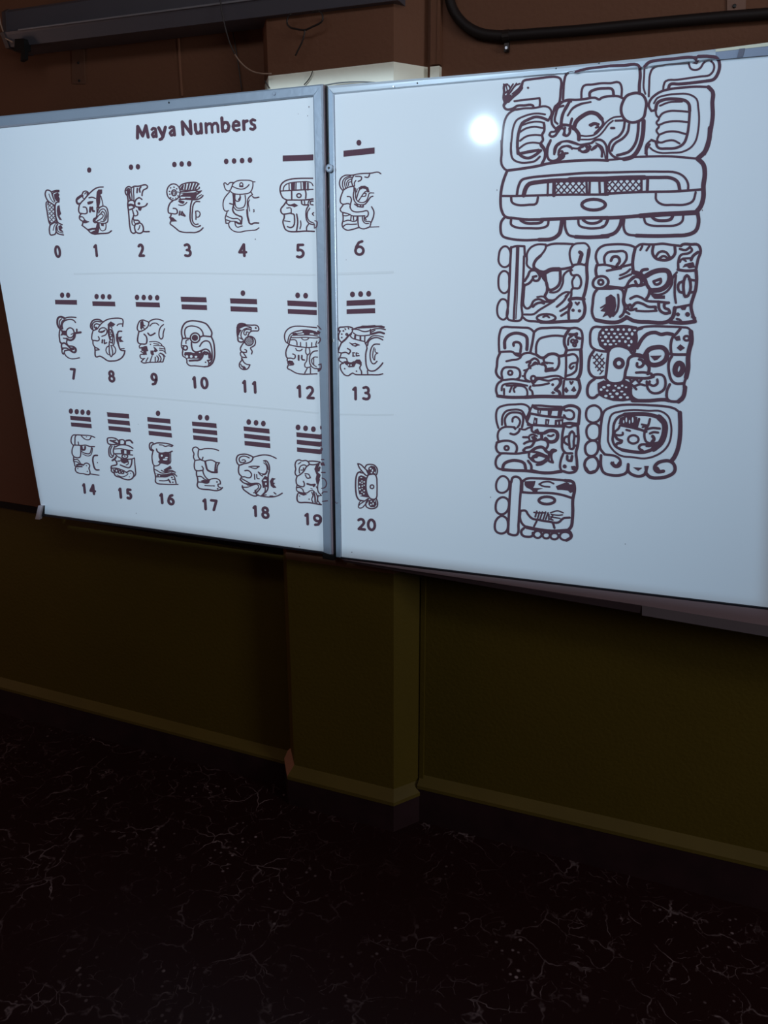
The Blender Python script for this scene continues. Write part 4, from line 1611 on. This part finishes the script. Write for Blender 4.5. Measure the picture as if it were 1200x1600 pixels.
NUMS = {0: [('0', 84.2, 383, 95.8, 403.3)], 1: [('1', 145.3, 381.3, 154.2, 402)], 2: [('2', 214.7, 380.3, 226.3, 401.7)], 3: [('3', 286.7, 379.8, 299.7, 402)],
 4: [('4', 371.8, 379.8, 386.3, 402)], 5: [('5', 462.1, 380.5, 476.1, 403.9)], 6: [('6', 553.5, 375, 569.5, 400)],
 7: [('7', 109.2, 575, 119.6, 593.6)], 8: [('8', 168.4, 578.2, 180.2, 597.8)], 9: [('9', 235, 582.2, 246.8, 602.6)],
 10: [('1', 300, 587.6, 307.6, 607.4), ('0', 312.8, 588.4, 325.8, 608.6)], 11: [('1', 378, 593.4, 386.2, 614), ('1', 393.6, 595, 402, 615.4)],
 12: [('1', 463.2, 601, 472, 622), ('2', 478, 602.5, 491.6, 624)], 13: [('1', 550.2, 603.6, 559.2, 625.8), ('3', 566, 602.8, 579, 625.8)],
 14: [('1', 128, 754.7, 135, 771.7), ('4', 139, 755.8, 150.2, 773.6)], 15: [('1', 184.4, 761.5, 191.5, 779.4), ('5', 196.6, 763, 206.8, 781)],
 16: [('1', 248.6, 770, 256.4, 788), ('6', 260.8, 771.5, 272.9, 789.9)], 17: [('1', 315.8, 778.5, 324.6, 797.6), ('7', 328.3, 780, 340.5, 799)],
 18: [('1', 394.3, 789, 402.8, 808.2), ('8', 408, 791, 421, 811)], 19: [('1', 475.4, 801, 484.2, 821), ('9', 489.3, 803.2, 503, 822.5)],
 20: [('2', 558.3, 809, 571.5, 829), ('0', 573.5, 810, 587.3, 830.2)]}
DOTS = {1: [(139.3, 265.7)], 2: [(204.6, 261.2), (215.4, 260.5)], 3: [(272.4, 257), (283.8, 256.2), (295.5, 255.9)], 4: [(353.4, 252.2), (365.7, 251.5), (378.2, 251), (390.5, 250.2)],
 6: [(560.7, 223)], 7: [(97, 461.2), (106.3, 461.3)], 8: [(150.8, 463.3), (160.7, 463.5), (170.8, 463.8)], 9: [(214, 464.7), (224.5, 464.8), (234.7, 465), (245.5, 465.2)],
 11: [(379.5, 458)], 12: [(465, 461.5), (477.5, 462)], 13: [(550.7, 460), (563.4, 459.5), (576, 459)], 14: [(110.6, 642.4), (119.8, 643.2), (128.8, 644), (138, 644.8)],
 16: [(246.8, 645.8)], 17: [(312.6, 652), (323.4, 652.8)], 18: [(388.6, 659.4), (400, 660.6), (411.4, 661.8)], 19: [(465.6, 667.8), (477.4, 669.2), (489.6, 670.6)]}
BARS = {5: [(441.7, 243, 489.5, 241.2, 489.5, 250.4, 441.7, 252.3)], 6: [(536.7, 235.5, 585.3, 230.3, 585.3, 240, 536.7, 245)],
 7: [(85.8, 468.3, 120, 468.7, 120.3, 476.2, 86.3, 475.5)], 8: [(144.2, 470.7, 179.5, 471.3, 180.3, 478.7, 144.7, 478)], 9: [(211.8, 471.8, 249.3, 472.8, 250, 480.2, 212.5, 479.3)],
 10: [(282.2, 463.6, 322.1, 464.5, 323.1, 472.5, 282.9, 471.5), (283.6, 475.5, 323.1, 476.7, 323.5, 484.6, 284.1, 483.2)],
 11: [(359.2, 466, 401.2, 467.3, 401.7, 475.5, 360, 474.1), (360, 478.5, 402, 480.2, 402.4, 487.9, 360.4, 486.5)],
 12: [(448.8, 469.4, 494.6, 471.5, 494.9, 480, 449.3, 477.6), (449.5, 482.7, 494.9, 484.6, 494.9, 492.3, 449.8, 490.2)],
 13: [(541.5, 469.7, 585.8, 467.5, 586, 476.3, 541.5, 478), (541.5, 483.2, 586, 481.5, 586.2, 489.3, 541.7, 490.8)],
 14: [(109.4, 649.6, 141.4, 652, 142.2, 659.2, 110.2, 656), (110.6, 660, 142.6, 662.4, 143.4, 669.2, 111.4, 666.2)],
 15: [(166.8, 644, 201.2, 646.8, 201.8, 654, 168, 651.2), (168, 654.8, 202.2, 658, 203.2, 665, 169, 661.6), (169.2, 665.4, 203.4, 668.6, 204.4, 675.4, 170, 672)],
 16: [(230, 651.6, 265.8, 654.8, 266.4, 662, 230.4, 658.6), (231, 662.2, 267, 666, 267.6, 672.8, 231.6, 669.4), (232, 673, 268, 676.8, 268.8, 683.8, 232.6, 679.8)],
 17: [(299.8, 658.6, 338, 661.6, 338.6, 669, 300.4, 665.2), (300.8, 669.4, 338.8, 672.8, 339.4, 680, 301.4, 676.2), (301.6, 680, 339.6, 684, 340, 691.2, 302.2, 687)],
 18: [(380.4, 666.2, 420.6, 670.2, 421.2, 677.6, 381, 673.2), (381.2, 677.4, 421.4, 681.8, 421.8, 689.2, 381.8, 684.4), (382, 688.8, 422, 692.8, 422.4, 700.4, 382.4, 695.8)],
 19: [(463, 675.4, 499.9, 679, 500, 686.2, 463.4, 682.6), (463.6, 687, 500.2, 690.6, 500.3, 698.2, 463.8, 694), (464, 699, 500.4, 702.4, 500.5, 709.8, 464.2, 705.8)]}
TITLE = [('M', 211.5, 232.5, 194.3, 217.6), ('a', 234.5, 246.3, 192.7, 216), ('y', 245.8, 260.6, 191.3, 215), ('a', 262.3, 275, 190.2, 213.6),
 ('N', 283, 299.5, 187.3, 212), ('u', 303, 316.5, 185.6, 210.6), ('m', 319.8, 341.5, 184.3, 209), ('b', 345, 359.3, 182.8, 207.2), ('e', 361.7, 375.3, 181.4, 206),
 ('r', 378.6, 388, 181, 204.8), ('s', 389, 400.3, 179, 204.2)]

# ---------------------------------------------------------------- left whiteboard
oL = at(300, 500, LY)
wl = empty('whiteboard', (oL.x, -.02, .88), 'left whiteboard with grey-painted frame, showing the title and most of the numbered faces', 'whiteboard')
def quadprism(name, pts, yf, depth, m, parent, **k):
    ps = [at(x, y, yf) for x, y in pts]     # given clockwise in the picture from top left
    v, f = prism([ps[3], ps[2], ps[1], ps[0]], depth); return obj(name, v, f, m, parent, **k)
TL, TR, BR, BL = (-62, 187), (506, 131), (520, 868), (67, 802)
quadprism('panel', [(-46, 186), (502, 136), (515.5, 866), (66.5, 804.5)], LY, .012, M_board, wl)
def bev(name, outer, inner, yf, yin, back, m, parent, skip=()):
    """a frame bar between outer edge a-b and inner edge c-d, with a rounded lip"""
    (a, b), (c, d_) = outer, inner
    A, B, C, D = at(*a, yf), at(*b, yf), at(*c, yf), at(*d_, yf)
    A2, B2 = A.lerp(D, .14), B.lerp(C, .14); C2, D2 = C.lerp(B, .12), D.lerp(A, .12)
    vs = [A+Vector((0, .003, 0)), B+Vector((0, .003, 0)), B2, A2, C2, D2, C+Vector((0, .002, 0)), D+Vector((0, .002, 0))]
    n0 = len(vs)
    for p in (A, B, C, D): vs.append(Vector((p.x, back, p.z)))
    vs[n0+2].y = yin; vs[n0+3].y = yin
    fs = [(0, 1, 2, 3), (3, 2, 4, 5), (5, 4, 6, 7), (0, n0, n0+1, 1), (7, 6, n0+2, n0+3), (0, 3, 5, 7, n0+3, n0), (1, n0+1, n0+2, 6, 4, 2), (n0, n0+3, n0+2, n0+1)]
    return obj(name, vs, fs, m, parent)
# the outlines are given in picture pixels and stood up on the frame's own plane
bev('frame', ((-62, 187.2), (503.6, 130.9)), ((490, 149.8), (-58, 205)), FRY, LY, -.03, M_grey, wl)
bev('frame', ((503.6, 130.9), (516.8, 867)), ((505, 862.5), (488.5, 150)), FRY, LY, -.03, M_grey, wl)
quadprism('frame', [(503.2, 132), (506, 132.3), (520.4, 868.5), (516.4, 868)], FRY+.010, .02, M_black, wl)  # black strip paints the dark of the gap beside the grey frame
quadprism('frame', [(504.5, 132), (505.9, 132.2), (520.4, 868.3), (518.2, 868)], FRY+.006, .02, mat('mauve_edge', lin((150, 132, 138)), .35, .2), wl)
quadprism('frame', [(66, 803), (505, 862.5), (505.5, 865.5), (66, 806.3)], FRY+.003, .02, M_dark, wl)
quadprism('frame', [(504, 863), (520.8, 868), (521, 876), (504, 873)], FRY-.002, .03, M_black, wl)
v = [at(-62, 190, LY+.004), at(66.5, 802, LY+.004)]
quadprism('backing', [(-44, 192), (498, 140), (511, 863), (68, 801)], LY+.0125, .02, M_iron, wl)
v, f = join([prism([at(61.5, 808, -.058), at(63, 790.5, -.058), at(66.5, 790.5, -.058), at(62.8, 812, -.058)], .02)])
quadprism('corner_clip', [(59.8, 790.2), (65.6, 790.8), (61, 811.8), (54.8, 811.2)], -.068, .012, M_clip, wl)['label'] = 'pale metal clip at the lower left corner'
quadprism('corner_clip', [(65.2, 790), (68.8, 790.2), (68.4, 802.8), (61.5, 811)], -.060, .012, M_black, wl)
for (x, y, r, m_) in ((263.3, 160, .0022, M_black), (428, 146, .0042, M_grey)):
    c = at(x, y, FRY-.0025); v, f = cyl(c, r, .003); obj('screw', v, f, m_, wl, smooth=False)

# ---------------------------------------------------------------- right whiteboard
oR = at(900, 500, RY)
wr = empty('whiteboard', (oR.x, -.02, .88), 'right whiteboard with slim white frame, showing the tall block inscription and a bright glare spot', 'whiteboard')
XE = at(1200, 500, RY).x
def extrap(pL, pR, xe, Y):
    a, b = at(*pL, Y), at(*pR, Y); t = (xe-a.x)/(b.x-a.x); return a.lerp(b, t)
xe = 0.62
def longbar(name, topL, topR, botL, botR, yf, depth, m, parent):
    a, b = at(*topL, yf), extrap(topL, topR, xe, yf); c, d_ = extrap(botL, botR, xe, yf), at(*botL, yf)
    v, f = prism([d_, c, b, a], depth); return obj(name, v, f, m, parent)
longbar('panel', (518, 140), (1200, 74), (530, 870), (1200, 949), RY, .012, M_board, wr)
# top frame follows its slightly bowed line in three lengths, the last one grey and wider
pts_t = [(511.5, 134.3), (680, 120.5), (855, 105.8), (1000, 91.5), (1118, 76.8)]
pts_b = [(521.5, 147), (680, 132.5), (855, 117), (1000, 107), (1118, 93.3)]
vs, fs = [], []
for (tx, ty), (bx, by) in zip(pts_t, pts_b):
    a, b = at(tx, ty, RFY+.002), at(bx, by, RFY); c = a.lerp(b, .3); c.y = RFY; g = a.lerp(b, .84); g.y = RFY+.0015
    vs += [a, c, g, Vector((b.x, RY, b.z)), Vector((a.x, -.03, a.z))]
for i in range(len(pts_t)-1):
    for k in range(4):
        p, q = i*5+k, (i+1)*5+k
        if k < 3: fs.append((p+1, q+1, q, p))
    fs.append((i*5, (i+1)*5, (i+1)*5+4, i*5+4))
fs += [(0, 4, 3, 2, 1), tuple(len(vs)-5+k for k in (1, 2, 3, 4, 0))]
obj('frame', vs, fs, M_alu, wr)
longbar('frame', (1118, 76.8), (1200, 66.3), (1118, 81), (1200, 72), RFY-.0004, .025, mat('cream_lip', lin((206, 200, 176)), .5), wr)
longbar('frame', (1118, 80.8), (1200, 71.8), (1118, 93.3), (1200, 86), RFY+.0005, .01, mat('dull_frame', lin((124, 132, 150)), .4, .2), wr)
quadprism('frame_joint', [(1155, 76.2), (1164, 75.2), (1160.5, 88.5), (1151.5, 89.5)], RFY-.0012, .004, mat('joint_dark', lin((88, 88, 104)), .4), wr)
bev('frame', ((511.5, 134.3), (524.3, 870)), ((532, 871), (520.5, 147)), RFY, RY, -.03, mat('brushed_frame', lin((158, 172, 188)), .25, .35, noise=(30, .18)), wr)
quadprism('frame', [(506.4, 134), (512, 134.2), (525, 870.5), (520.9, 872)], -.045, .01, M_black, wr)  # black strip paints the shade in the gap between the boards
longbar('frame', (532, 870.4), (1200, 950.2), (532, 872.4), (1200, 952.6), RFY+.004, .02, M_dark, wr)
longbar('backing', (524, 143), (1200, 78), (534, 868), (1200, 947), RY+.0125, .03, M_iron, wr)
def screw(x, y, r, parent, name='screw', m=M_steel, Y=RFY):
    c = at(x, y, Y-.002); v, f = cyl(c, r, .0035); return obj(name, v, f, m, parent)
for x, y in ((614.5, 135), (651.5, 129.5), (935.5, 98), (868.5, 106.5)): screw(x, y, .0026 if x < 640 else .0016, wr, m=M_alu if x < 640 else M_dark)
s = screw(514, 262.5, .0098, wr, 'hinge_bolt', M_grey, -.066)
c = at(513.5, 262.5, -.0685); v, f = cyl(c, .0035, .003); obj('bolt_head', v, f, M_black, s)
quadprism('rivet', [(518, 529.6), (520, 529.6), (520.3, 534.6), (518.3, 534.6)], RFY-.0008, .003, M_black, wr)
quadprism('rivet', [(520, 529.6), (522.4, 530), (522.6, 534.2), (520.3, 534.6)], RFY-.0007, .003, M_alu, wr)
ik = Ink(); ik.line([(524, 784), (526, 786.5), (527.8, 785.5)], 1.0); ik.disc(513.5, 240, 1.2); ik.line([(515, 318), (512.6, 325)], .8)
ik.build('frame_scratch', wr, lambda x, y: RFY)['kind'] = 'stuff'

# sloping tray under it, tapering away to the left, with a darker lip in two lengths
def pt(x, y, Y): return at(x, y, Y)
def ex(pL, pR, Y, YR=None): return extrap(pL, pR, xe, Y)
def slab(name, tl, bl, tr, br, yt, yb_, m, parent, thick=.01):
    a, b = at(*tl, yt), at(*bl, yb_)
    if tr[0] >= 1200: c, d_ = extrap(tl, tr, xe, yt), extrap(bl, br, xe, yb_)
    else: c, d_ = at(*tr, yt), at(*br, yb_)
    t = Vector((0, thick, -thick*.4)); vs = [b, d_, c, a]+[p+t for p in (b, d_, c, a)]
    return obj(name, vs, [(0, 1, 2, 3), (7, 6, 5, 4), (0, 4, 5, 1), (1, 5, 6, 2), (2, 6, 7, 3), (3, 7, 4, 0)], m, parent)
M_tray = mat('mauve_tray', TRAYC, .5, noise=(7, .08))
tray = slab('tray', (533, 873.4), (536, 874.6), (1200, 952.8), (1200, 978), -.050, -.066, M_tray, wr)
slab('tray_lip', (536, 875), (538, 878), (1002, 945.8), (1002, 958.5), -.0664, -.064, M_rail, tray, .006)
slab('tray_lip', (1003, 945.9), (1003, 961.5), (1200, 978.2), (1200, 995), -.0672, -.0665, mat('grey_lip', lin((98, 86, 88)), .4, noise=(8, .2)), tray, .006)
# ---------------------------------------------------------------- the picture on the boards
WORDS = ['bound-leaf sign', 'face with coiled ear disc', 'narrow upright face', 'face with feathered headdress', 'face under fish-shaped cap', 'old face with banded cap', 'face with curled brow',
 'face with ringed eye', 'face with curl and cheek pendant', 'bearded face with closed eye', 'skull in profile', 'small face with dark disc', 'face with flat brimmed headdress', 'face with knotted headband',
 'face with jawbone', 'masked face with jawbone', 'dark-eyed face with jawbone', 'bare skull face with jawbone', 'face with round ear and open mouth', 'face with bead headdress', 'netted sign with leaf ties']
for n_ in range(21):
    right = n_ in (6, 13, 20); par = wr if right else wl; pl = plane_right if right else plane_left
    ink = SMALL[str(n_)]
    if n_ == 11:
        a = SMALL['11b']; b = len(ink.v); ink.v += a.v; ink.f += [tuple(i+b for i in q) for q in a.f]; ink.mi += a.mi
    ink.build('glyph_drawing', par, pl, WORDS[n_]+' drawn above the number %d' % n_)
    lab = Ink()
    for c, x0, y0, x1, y1 in NUMS[n_]:
        glyph(lab, c, x0-(.2 if c == '1' else .5), x1+(.2 if c == '1' else .5), y0, y1, 4.3 if x0 > 180 else 3.9, (y1-455)/(x1+2600)*1.0*.9)
    lab.build('number_label', par, pl, 'number %d in bold type' % n_)
    for x, y in DOTS.get(n_, []):
        d1 = Ink(); d1.disc(x, y, 3.2+.0012*x, 4.25+.0006*x, n=14); d1.build('count_dot', par, pl)
    for q in BARS.get(n_, []):
        b1 = Ink(); b1.quad([(q[i], q[i+1]) for i in range(0, 8, 2)]); b1.build('count_bar', par, pl)
for c, x0, x1, y0, y1 in TITLE:
    t_ = Ink(); glyph(t_, c, x0-.9, x1+1.5, y0, y1, 5.0 if c not in 'aems' else 4.4, -.073*(1 if c in 'MNume' else .9)); t_.build('title_letter', wl, plane_left)
fr = Ink()
def FP(ox, oy, a, sc=10): return [(ox+a[i]/sc, oy+a[i+1]/sc) for i in range(0, len(a), 2)]
for ox, oy, a in ((420, 260, (720, 850, 750, 860, 755, 900, 740, 950, 712, 965, 712, 900)), (420, 490, (762, 190, 815, 245)), (420, 490, (770, 370, 800, 380, 800, 430, 768, 465)),
                  (420, 490, (815, 785, 815, 860, 790, 890, 770, 905)), (420, 490, (775, 800, 818, 785)), (420, 700, (820, 180, 860, 180)), (420, 700, (822, 382, 880, 382)),
                  (420, 700, (830, 470, 870, 485, 900, 550, 880, 612, 825, 632)), (420, 700, (830, 712, 845, 690, 910, 685)), (420, 700, (838, 835, 915, 825)), (420, 700, (812, 0, 830, 5, 825, 40))):
    fr.line(FP(ox, oy, a), 1.7)
fr.poly(FP(420, 490, (760, 265, 805, 290, 780, 325, 760, 310))); fr.poly(FP(420, 490, (762, 860, 815, 850, 800, 885, 770, 905)))
fr.poly(FP(420, 700, (812, 235, 855, 225, 872, 272, 815, 268)))
for y in (679, 690.5, 702): fr.quad([(499.3, y), (502.6, y-1), (502.8, y+7), (499.6, y+7.5)])
fr.disc(501.2, 668, 1.3, 3.2)
fr.build('picture_overspill', wl, plane_frame, 'ends of the number 5, 12 and 19 drawings falling on the grey frame')['kind'] = 'stuff'
# the tall inscription on the right board
names = [('ABCDE', 'large opening sign of the inscription, with scrolls and a netted band'), ('F', 'block with three ovals, two bars and a face, left of the second row'), ('G', 'block with spiral, eye and shaded corner, right of the second row'),
 ('H', 'block with two spirals and dotted oval, left of the third row'), ('I', 'block with dark netted bands round a face, right of the third row'), ('J', 'block with chequered bands, left of the fourth row'),
 ('K', 'block with four discs and a framed head, right of the fourth row'), ('L', 'lowest block with ovals, one bar and shaded top')]
for ks, lb in names:
    big = Ink()
    for k in ks:
        a = BIG[k]; b = len(big.v); big.v += a.v; big.f += [tuple(i+b for i in q) for q in a.f]; big.mi += a.mi
    big.build('glyph_block', wr, plane_right, lb)
# faint rules across the projected page
M_faint = board_mat('picture_faint', (0.72, 0.735, 0.76))
def rule(par, pl, pts, w):
    k = Ink(); k.line(pts, w, cap=False); o = k.build('page_rule', par, pl); o.data.materials[0] = M_faint
rule(wl, plane_left, [(115, 428), (200, 426), (300, 426.5), (400, 428), (493, 429.5)], 2.6)
rule(wr, plane_right, [(525, 428), (570, 426.5), (615, 425)], 4)
rule(wl, plane_left, [(92, 611), (180, 617), (290, 626), (400, 636), (498, 645)], 2.6)
rule(wr, plane_right, [(530, 647), (575, 648), (615, 648)], 2.6)
# pen flecks left on the boards
fl = Ink()
for x, y, r in ((482.8, 167, 1), (480.6, 181, .8), (466, 178, .6), (398.5, 374, .7), (468, 854, .9), (213, 802, .7), (216, 663, .6)): fl.disc(x, y, r*.6, r*1.2, n=6)
fl.build('pen_flecks', wl, plane_left)['kind'] = 'stuff'
fr2 = Ink()
for x, y, r in ((549.8, 863, 1), (541, 406, .6), (1097.5, 328.5, 1.2), (776.5, 297, 1.0), (766.5, 777, 1.0), (977, 850, .9)): fr2.disc(x, y, r*.6, r, n=6)
fr2.build('pen_flecks', wr, plane_right)['kind'] = 'stuff'

# ---------------------------------------------------------------- things high on the wall
# long grey housing in front of the wall
HY = -.02
def hp(x, y): return at(x, y, HY)
a_l, a_r = hp(14, 74), hp(598, 3)
dirx = (a_r-a_l); dirx.y = 0; dirx /= dirx.x
hh = empty('screen_housing', (a_l.x+1, HY, a_l.z), 'long grey metal tube housing mounted high above the left whiteboard', 'housing')
prof = [(0, 0), (-.012, .028), (-.016, .034), (-.004, .040), (.0, .088), (.014, .098), (.085, .098), (.085, 0)]   # (y, z) outline: lip, ridge, face, top
Lx = a_l.x; Rx = at(622, -3, HY).x; vs = []
for x in (Lx, Rx):
    for y, z in prof: vs.append((x, HY+y, a_l.z+(x-Lx)*dirx.z+z))
n_ = len(prof); fs = [tuple(range(n_)), tuple(range(2*n_-1, n_-1, -1))]+[(i, i+n_, (i+1) % n_+n_, (i+1) % n_) for i in range(n_)]
obj('casing', vs, fs, M_hous, hh)
rp = []
for x in (Lx+.06, Rx): rp.append(Vector((x, HY-.0175, a_l.z+(x-Lx)*dirx.z+.0345)))
v, f = tube(rp, .0024, 6); obj('ridge', v, f, mat('ridge_highlight', lin((150, 146, 150)), .35, .3), hh)  # pale strip paints the highlight that runs along the ridge
ecap = []
for x in (Lx-.010, Lx+.004):
    for y, z in prof: ecap.append((x, HY+y*1.06-.002, a_l.z+z*1.04-.002))
obj('end_cap', ecap, fs, mat('cap_grey', lin((70, 58, 58)), .5), hh)
for px in (8, 320):
    bx = Lx+.02 if px == 8 else at(px, 30, HY).x
    v, f = box(bx, bx+.03, HY+.07, WY, a_l.z+(bx-Lx)*dirx.z+.07, a_l.z+(bx-Lx)*dirx.z+.095); obj('bracket', v, f, M_iron, hh)
k0 = at(30, 58, HY-.02); v, f = join([prism([at(22, 80, HY-.02), at(38, 78, HY-.02), at(37, 60, HY-.02), at(23, 61, HY-.02)], .025),
    prism([at(32, 96, HY-.018), at(39, 92, HY-.018), at(39, 76, HY-.018), at(33, 77, HY-.018)], .012)])
obj('pull_hook', v, f, M_black, hh)
ik_ = [at(*p, HY-.01) for p in ((-2, 22), (1, 38), (5, 50), (9, 60), (20, 66))]
v, f = tube(ik_, .0022, 6); obj('pull_cord', v, f, M_wirel, hh)
# small plate fixed to the wall below it
p = [at(113, 131, WY-.003), at(133, 131, WY-.003), at(131, 76, WY-.003), at(112, 77, WY-.003)]
v, f = prism(p, .003); o = obj('wall_plate', v, f, mat('plate_brown', [c*.75 for c in UPC], .5)); tag(o, 'narrow brown plate with two dark screw holes under the left end of the grey housing', 'wall plate')
for x, y in ((121.5, 98), (123, 126)):
    v, f = cyl(at(x, y, WY-.0055), .0035, .003, 10); obj('screw', v, f, M_black, o)
p = [at(1136, 20, WY-.003), at(1165, 17, WY-.003), at(1166, -20, WY-.003), at(1136, -20, WY-.003)]
v, f = prism(p, .003); o = obj('wall_plate', v, f, mat('plate_ochre', [c*1.15 for c in UPC], .5)); tag(o, 'brown plate with one dark screw above the cable pipe at the upper right', 'wall plate')
v, f = cyl(at(1147.5, 9, WY-.0055), .004, .003, 10); obj('screw', v, f, M_black, o)
# dark pipe curving in from the top and running right
cp = smooth([(697, -60), (700, -20), (704, 5), (713, 24), (728, 40), (748, 51), (775, 55.5), (800, 55), (850, 51.5), (900, 48), (1000, 38.5), (1070, 32), (1140, 26), (1200, 21.5), (1320, 9)], 3)
pts = [at(x, y, WY-.013) for x, y in cp]
cpo = empty('cable_pipe', pts[len(pts)//2], 'dark cable pipe curving down beside the column and running right above the whiteboard', 'pipe')
v, f = tube(pts, .0115, 12); obj('pipe', v, f, M_conduit, cpo, smooth=True)
def clampz(x, y):
    c = at(x, y, WY-.013)
    v, f = tube([c+Vector((-.008, 0, 0)), c+Vector((.008, 0, 0))], .0128, 12); cl = obj('pipe_clamp', v, f, M_iron, cpo)
    v, f = box(c.x-.005, c.x+.006, WY-.010, WY, c.z-.032, c.z-.010); obj('clamp_tab', v, f, M_iron, cl)
    v, f = cyl((c.x+.002, WY-.018, c.z-.026), .0045, .006, 12); obj('screw', v, f, M_steel, cl)
clampz(791, 56)
# wire hoop and drooping cables, with wire shadows set as dark strands
def wire(name, pix, Y, r, m, parent=None):
    pp = smooth([p[:2] for p in pix], 5); n = len(pp); Ys = Y if isinstance(Y, (list, tuple)) else (Y, Y)
    pts = [at(x, y, Ys[0]+(Ys[1]-Ys[0])*i/(n-1)) for i, (x, y) in enumerate(pp)]
    v, f = tube(pts, r, 7); return obj(name, v, f, m, parent, smooth=True)
hoop = empty('wire_hook', at(476, 30, -.03), 'dark wire loop with a hanging tail under the grey housing', 'hook')
wire('loop', [(455, 21), (450, 27), (449, 38), (454, 43), (464, 45.5), (476, 47), (488, 42), (500, 36), (504, 31), (503, 22), (497, 17.5), (488, 19)], -.03, .0022, M_iron, hoop)
wire('tail', [(476.5, 46.5), (475, 56), (471, 68), (466, 78), (461.5, 87)], -.03, .0020, M_iron, hoop)
o = wire('cable', [(343, -25), (344.5, 3), (348, 25), (353, 47), (359, 67), (367, 85)], (-.05, -.03), .0018, M_wire)
tag(o, 'thin dark cable hanging down in front of the grey housing', 'cable')
wire('cable_end', [(367, 85), (374, 95), (384, 105), (396, 112), (410, 115), (424, 115)], (-.03, -.02), .0018, M_wirel, o)['label'] = 'end of the cable curving to the column, painted pale where the beam lights it'  # beam light on this end is put into its paler colour
o = wire('cable', [(361, 33), (364, 52), (368, 75), (372, 98), (375, 120), (378, 142)], (.07, .07), .0016, M_wire)  # thin dark line down the wall
tag(o, 'straight thin dark line running down the wall behind the drooping cable', 'cable')
o = wire('cable', [(488.5, 111), (486, 118), (481, 126), (475, 132.5)], -.006, .0013, M_wire)  # cast shadow of a wire, modelled as a dark strand
tag(o, 'short wire shadow, set as a dark strand, crossing the cream band at the corner of the grey frame', 'cable')
o = wire('cable', [(414, 126), (416.5, 131), (421, 138)], -.004, .0014, M_wire)  # another wire shadow on the cream, built as a dark strand
tag(o, 'tiny wire shadow, set as a dark strand, at the left end of the cream band on the column', 'cable')
o = wire('cable', [(507, 133.5), (530, 129.5), (555, 128), (580, 128.6), (604, 131)], -.012, .0016, mat('wire_grey', lin((120, 122, 124)), .4))
tag(o, 'grey cable lying along the top of the right whiteboard where the boards meet', 'cable')
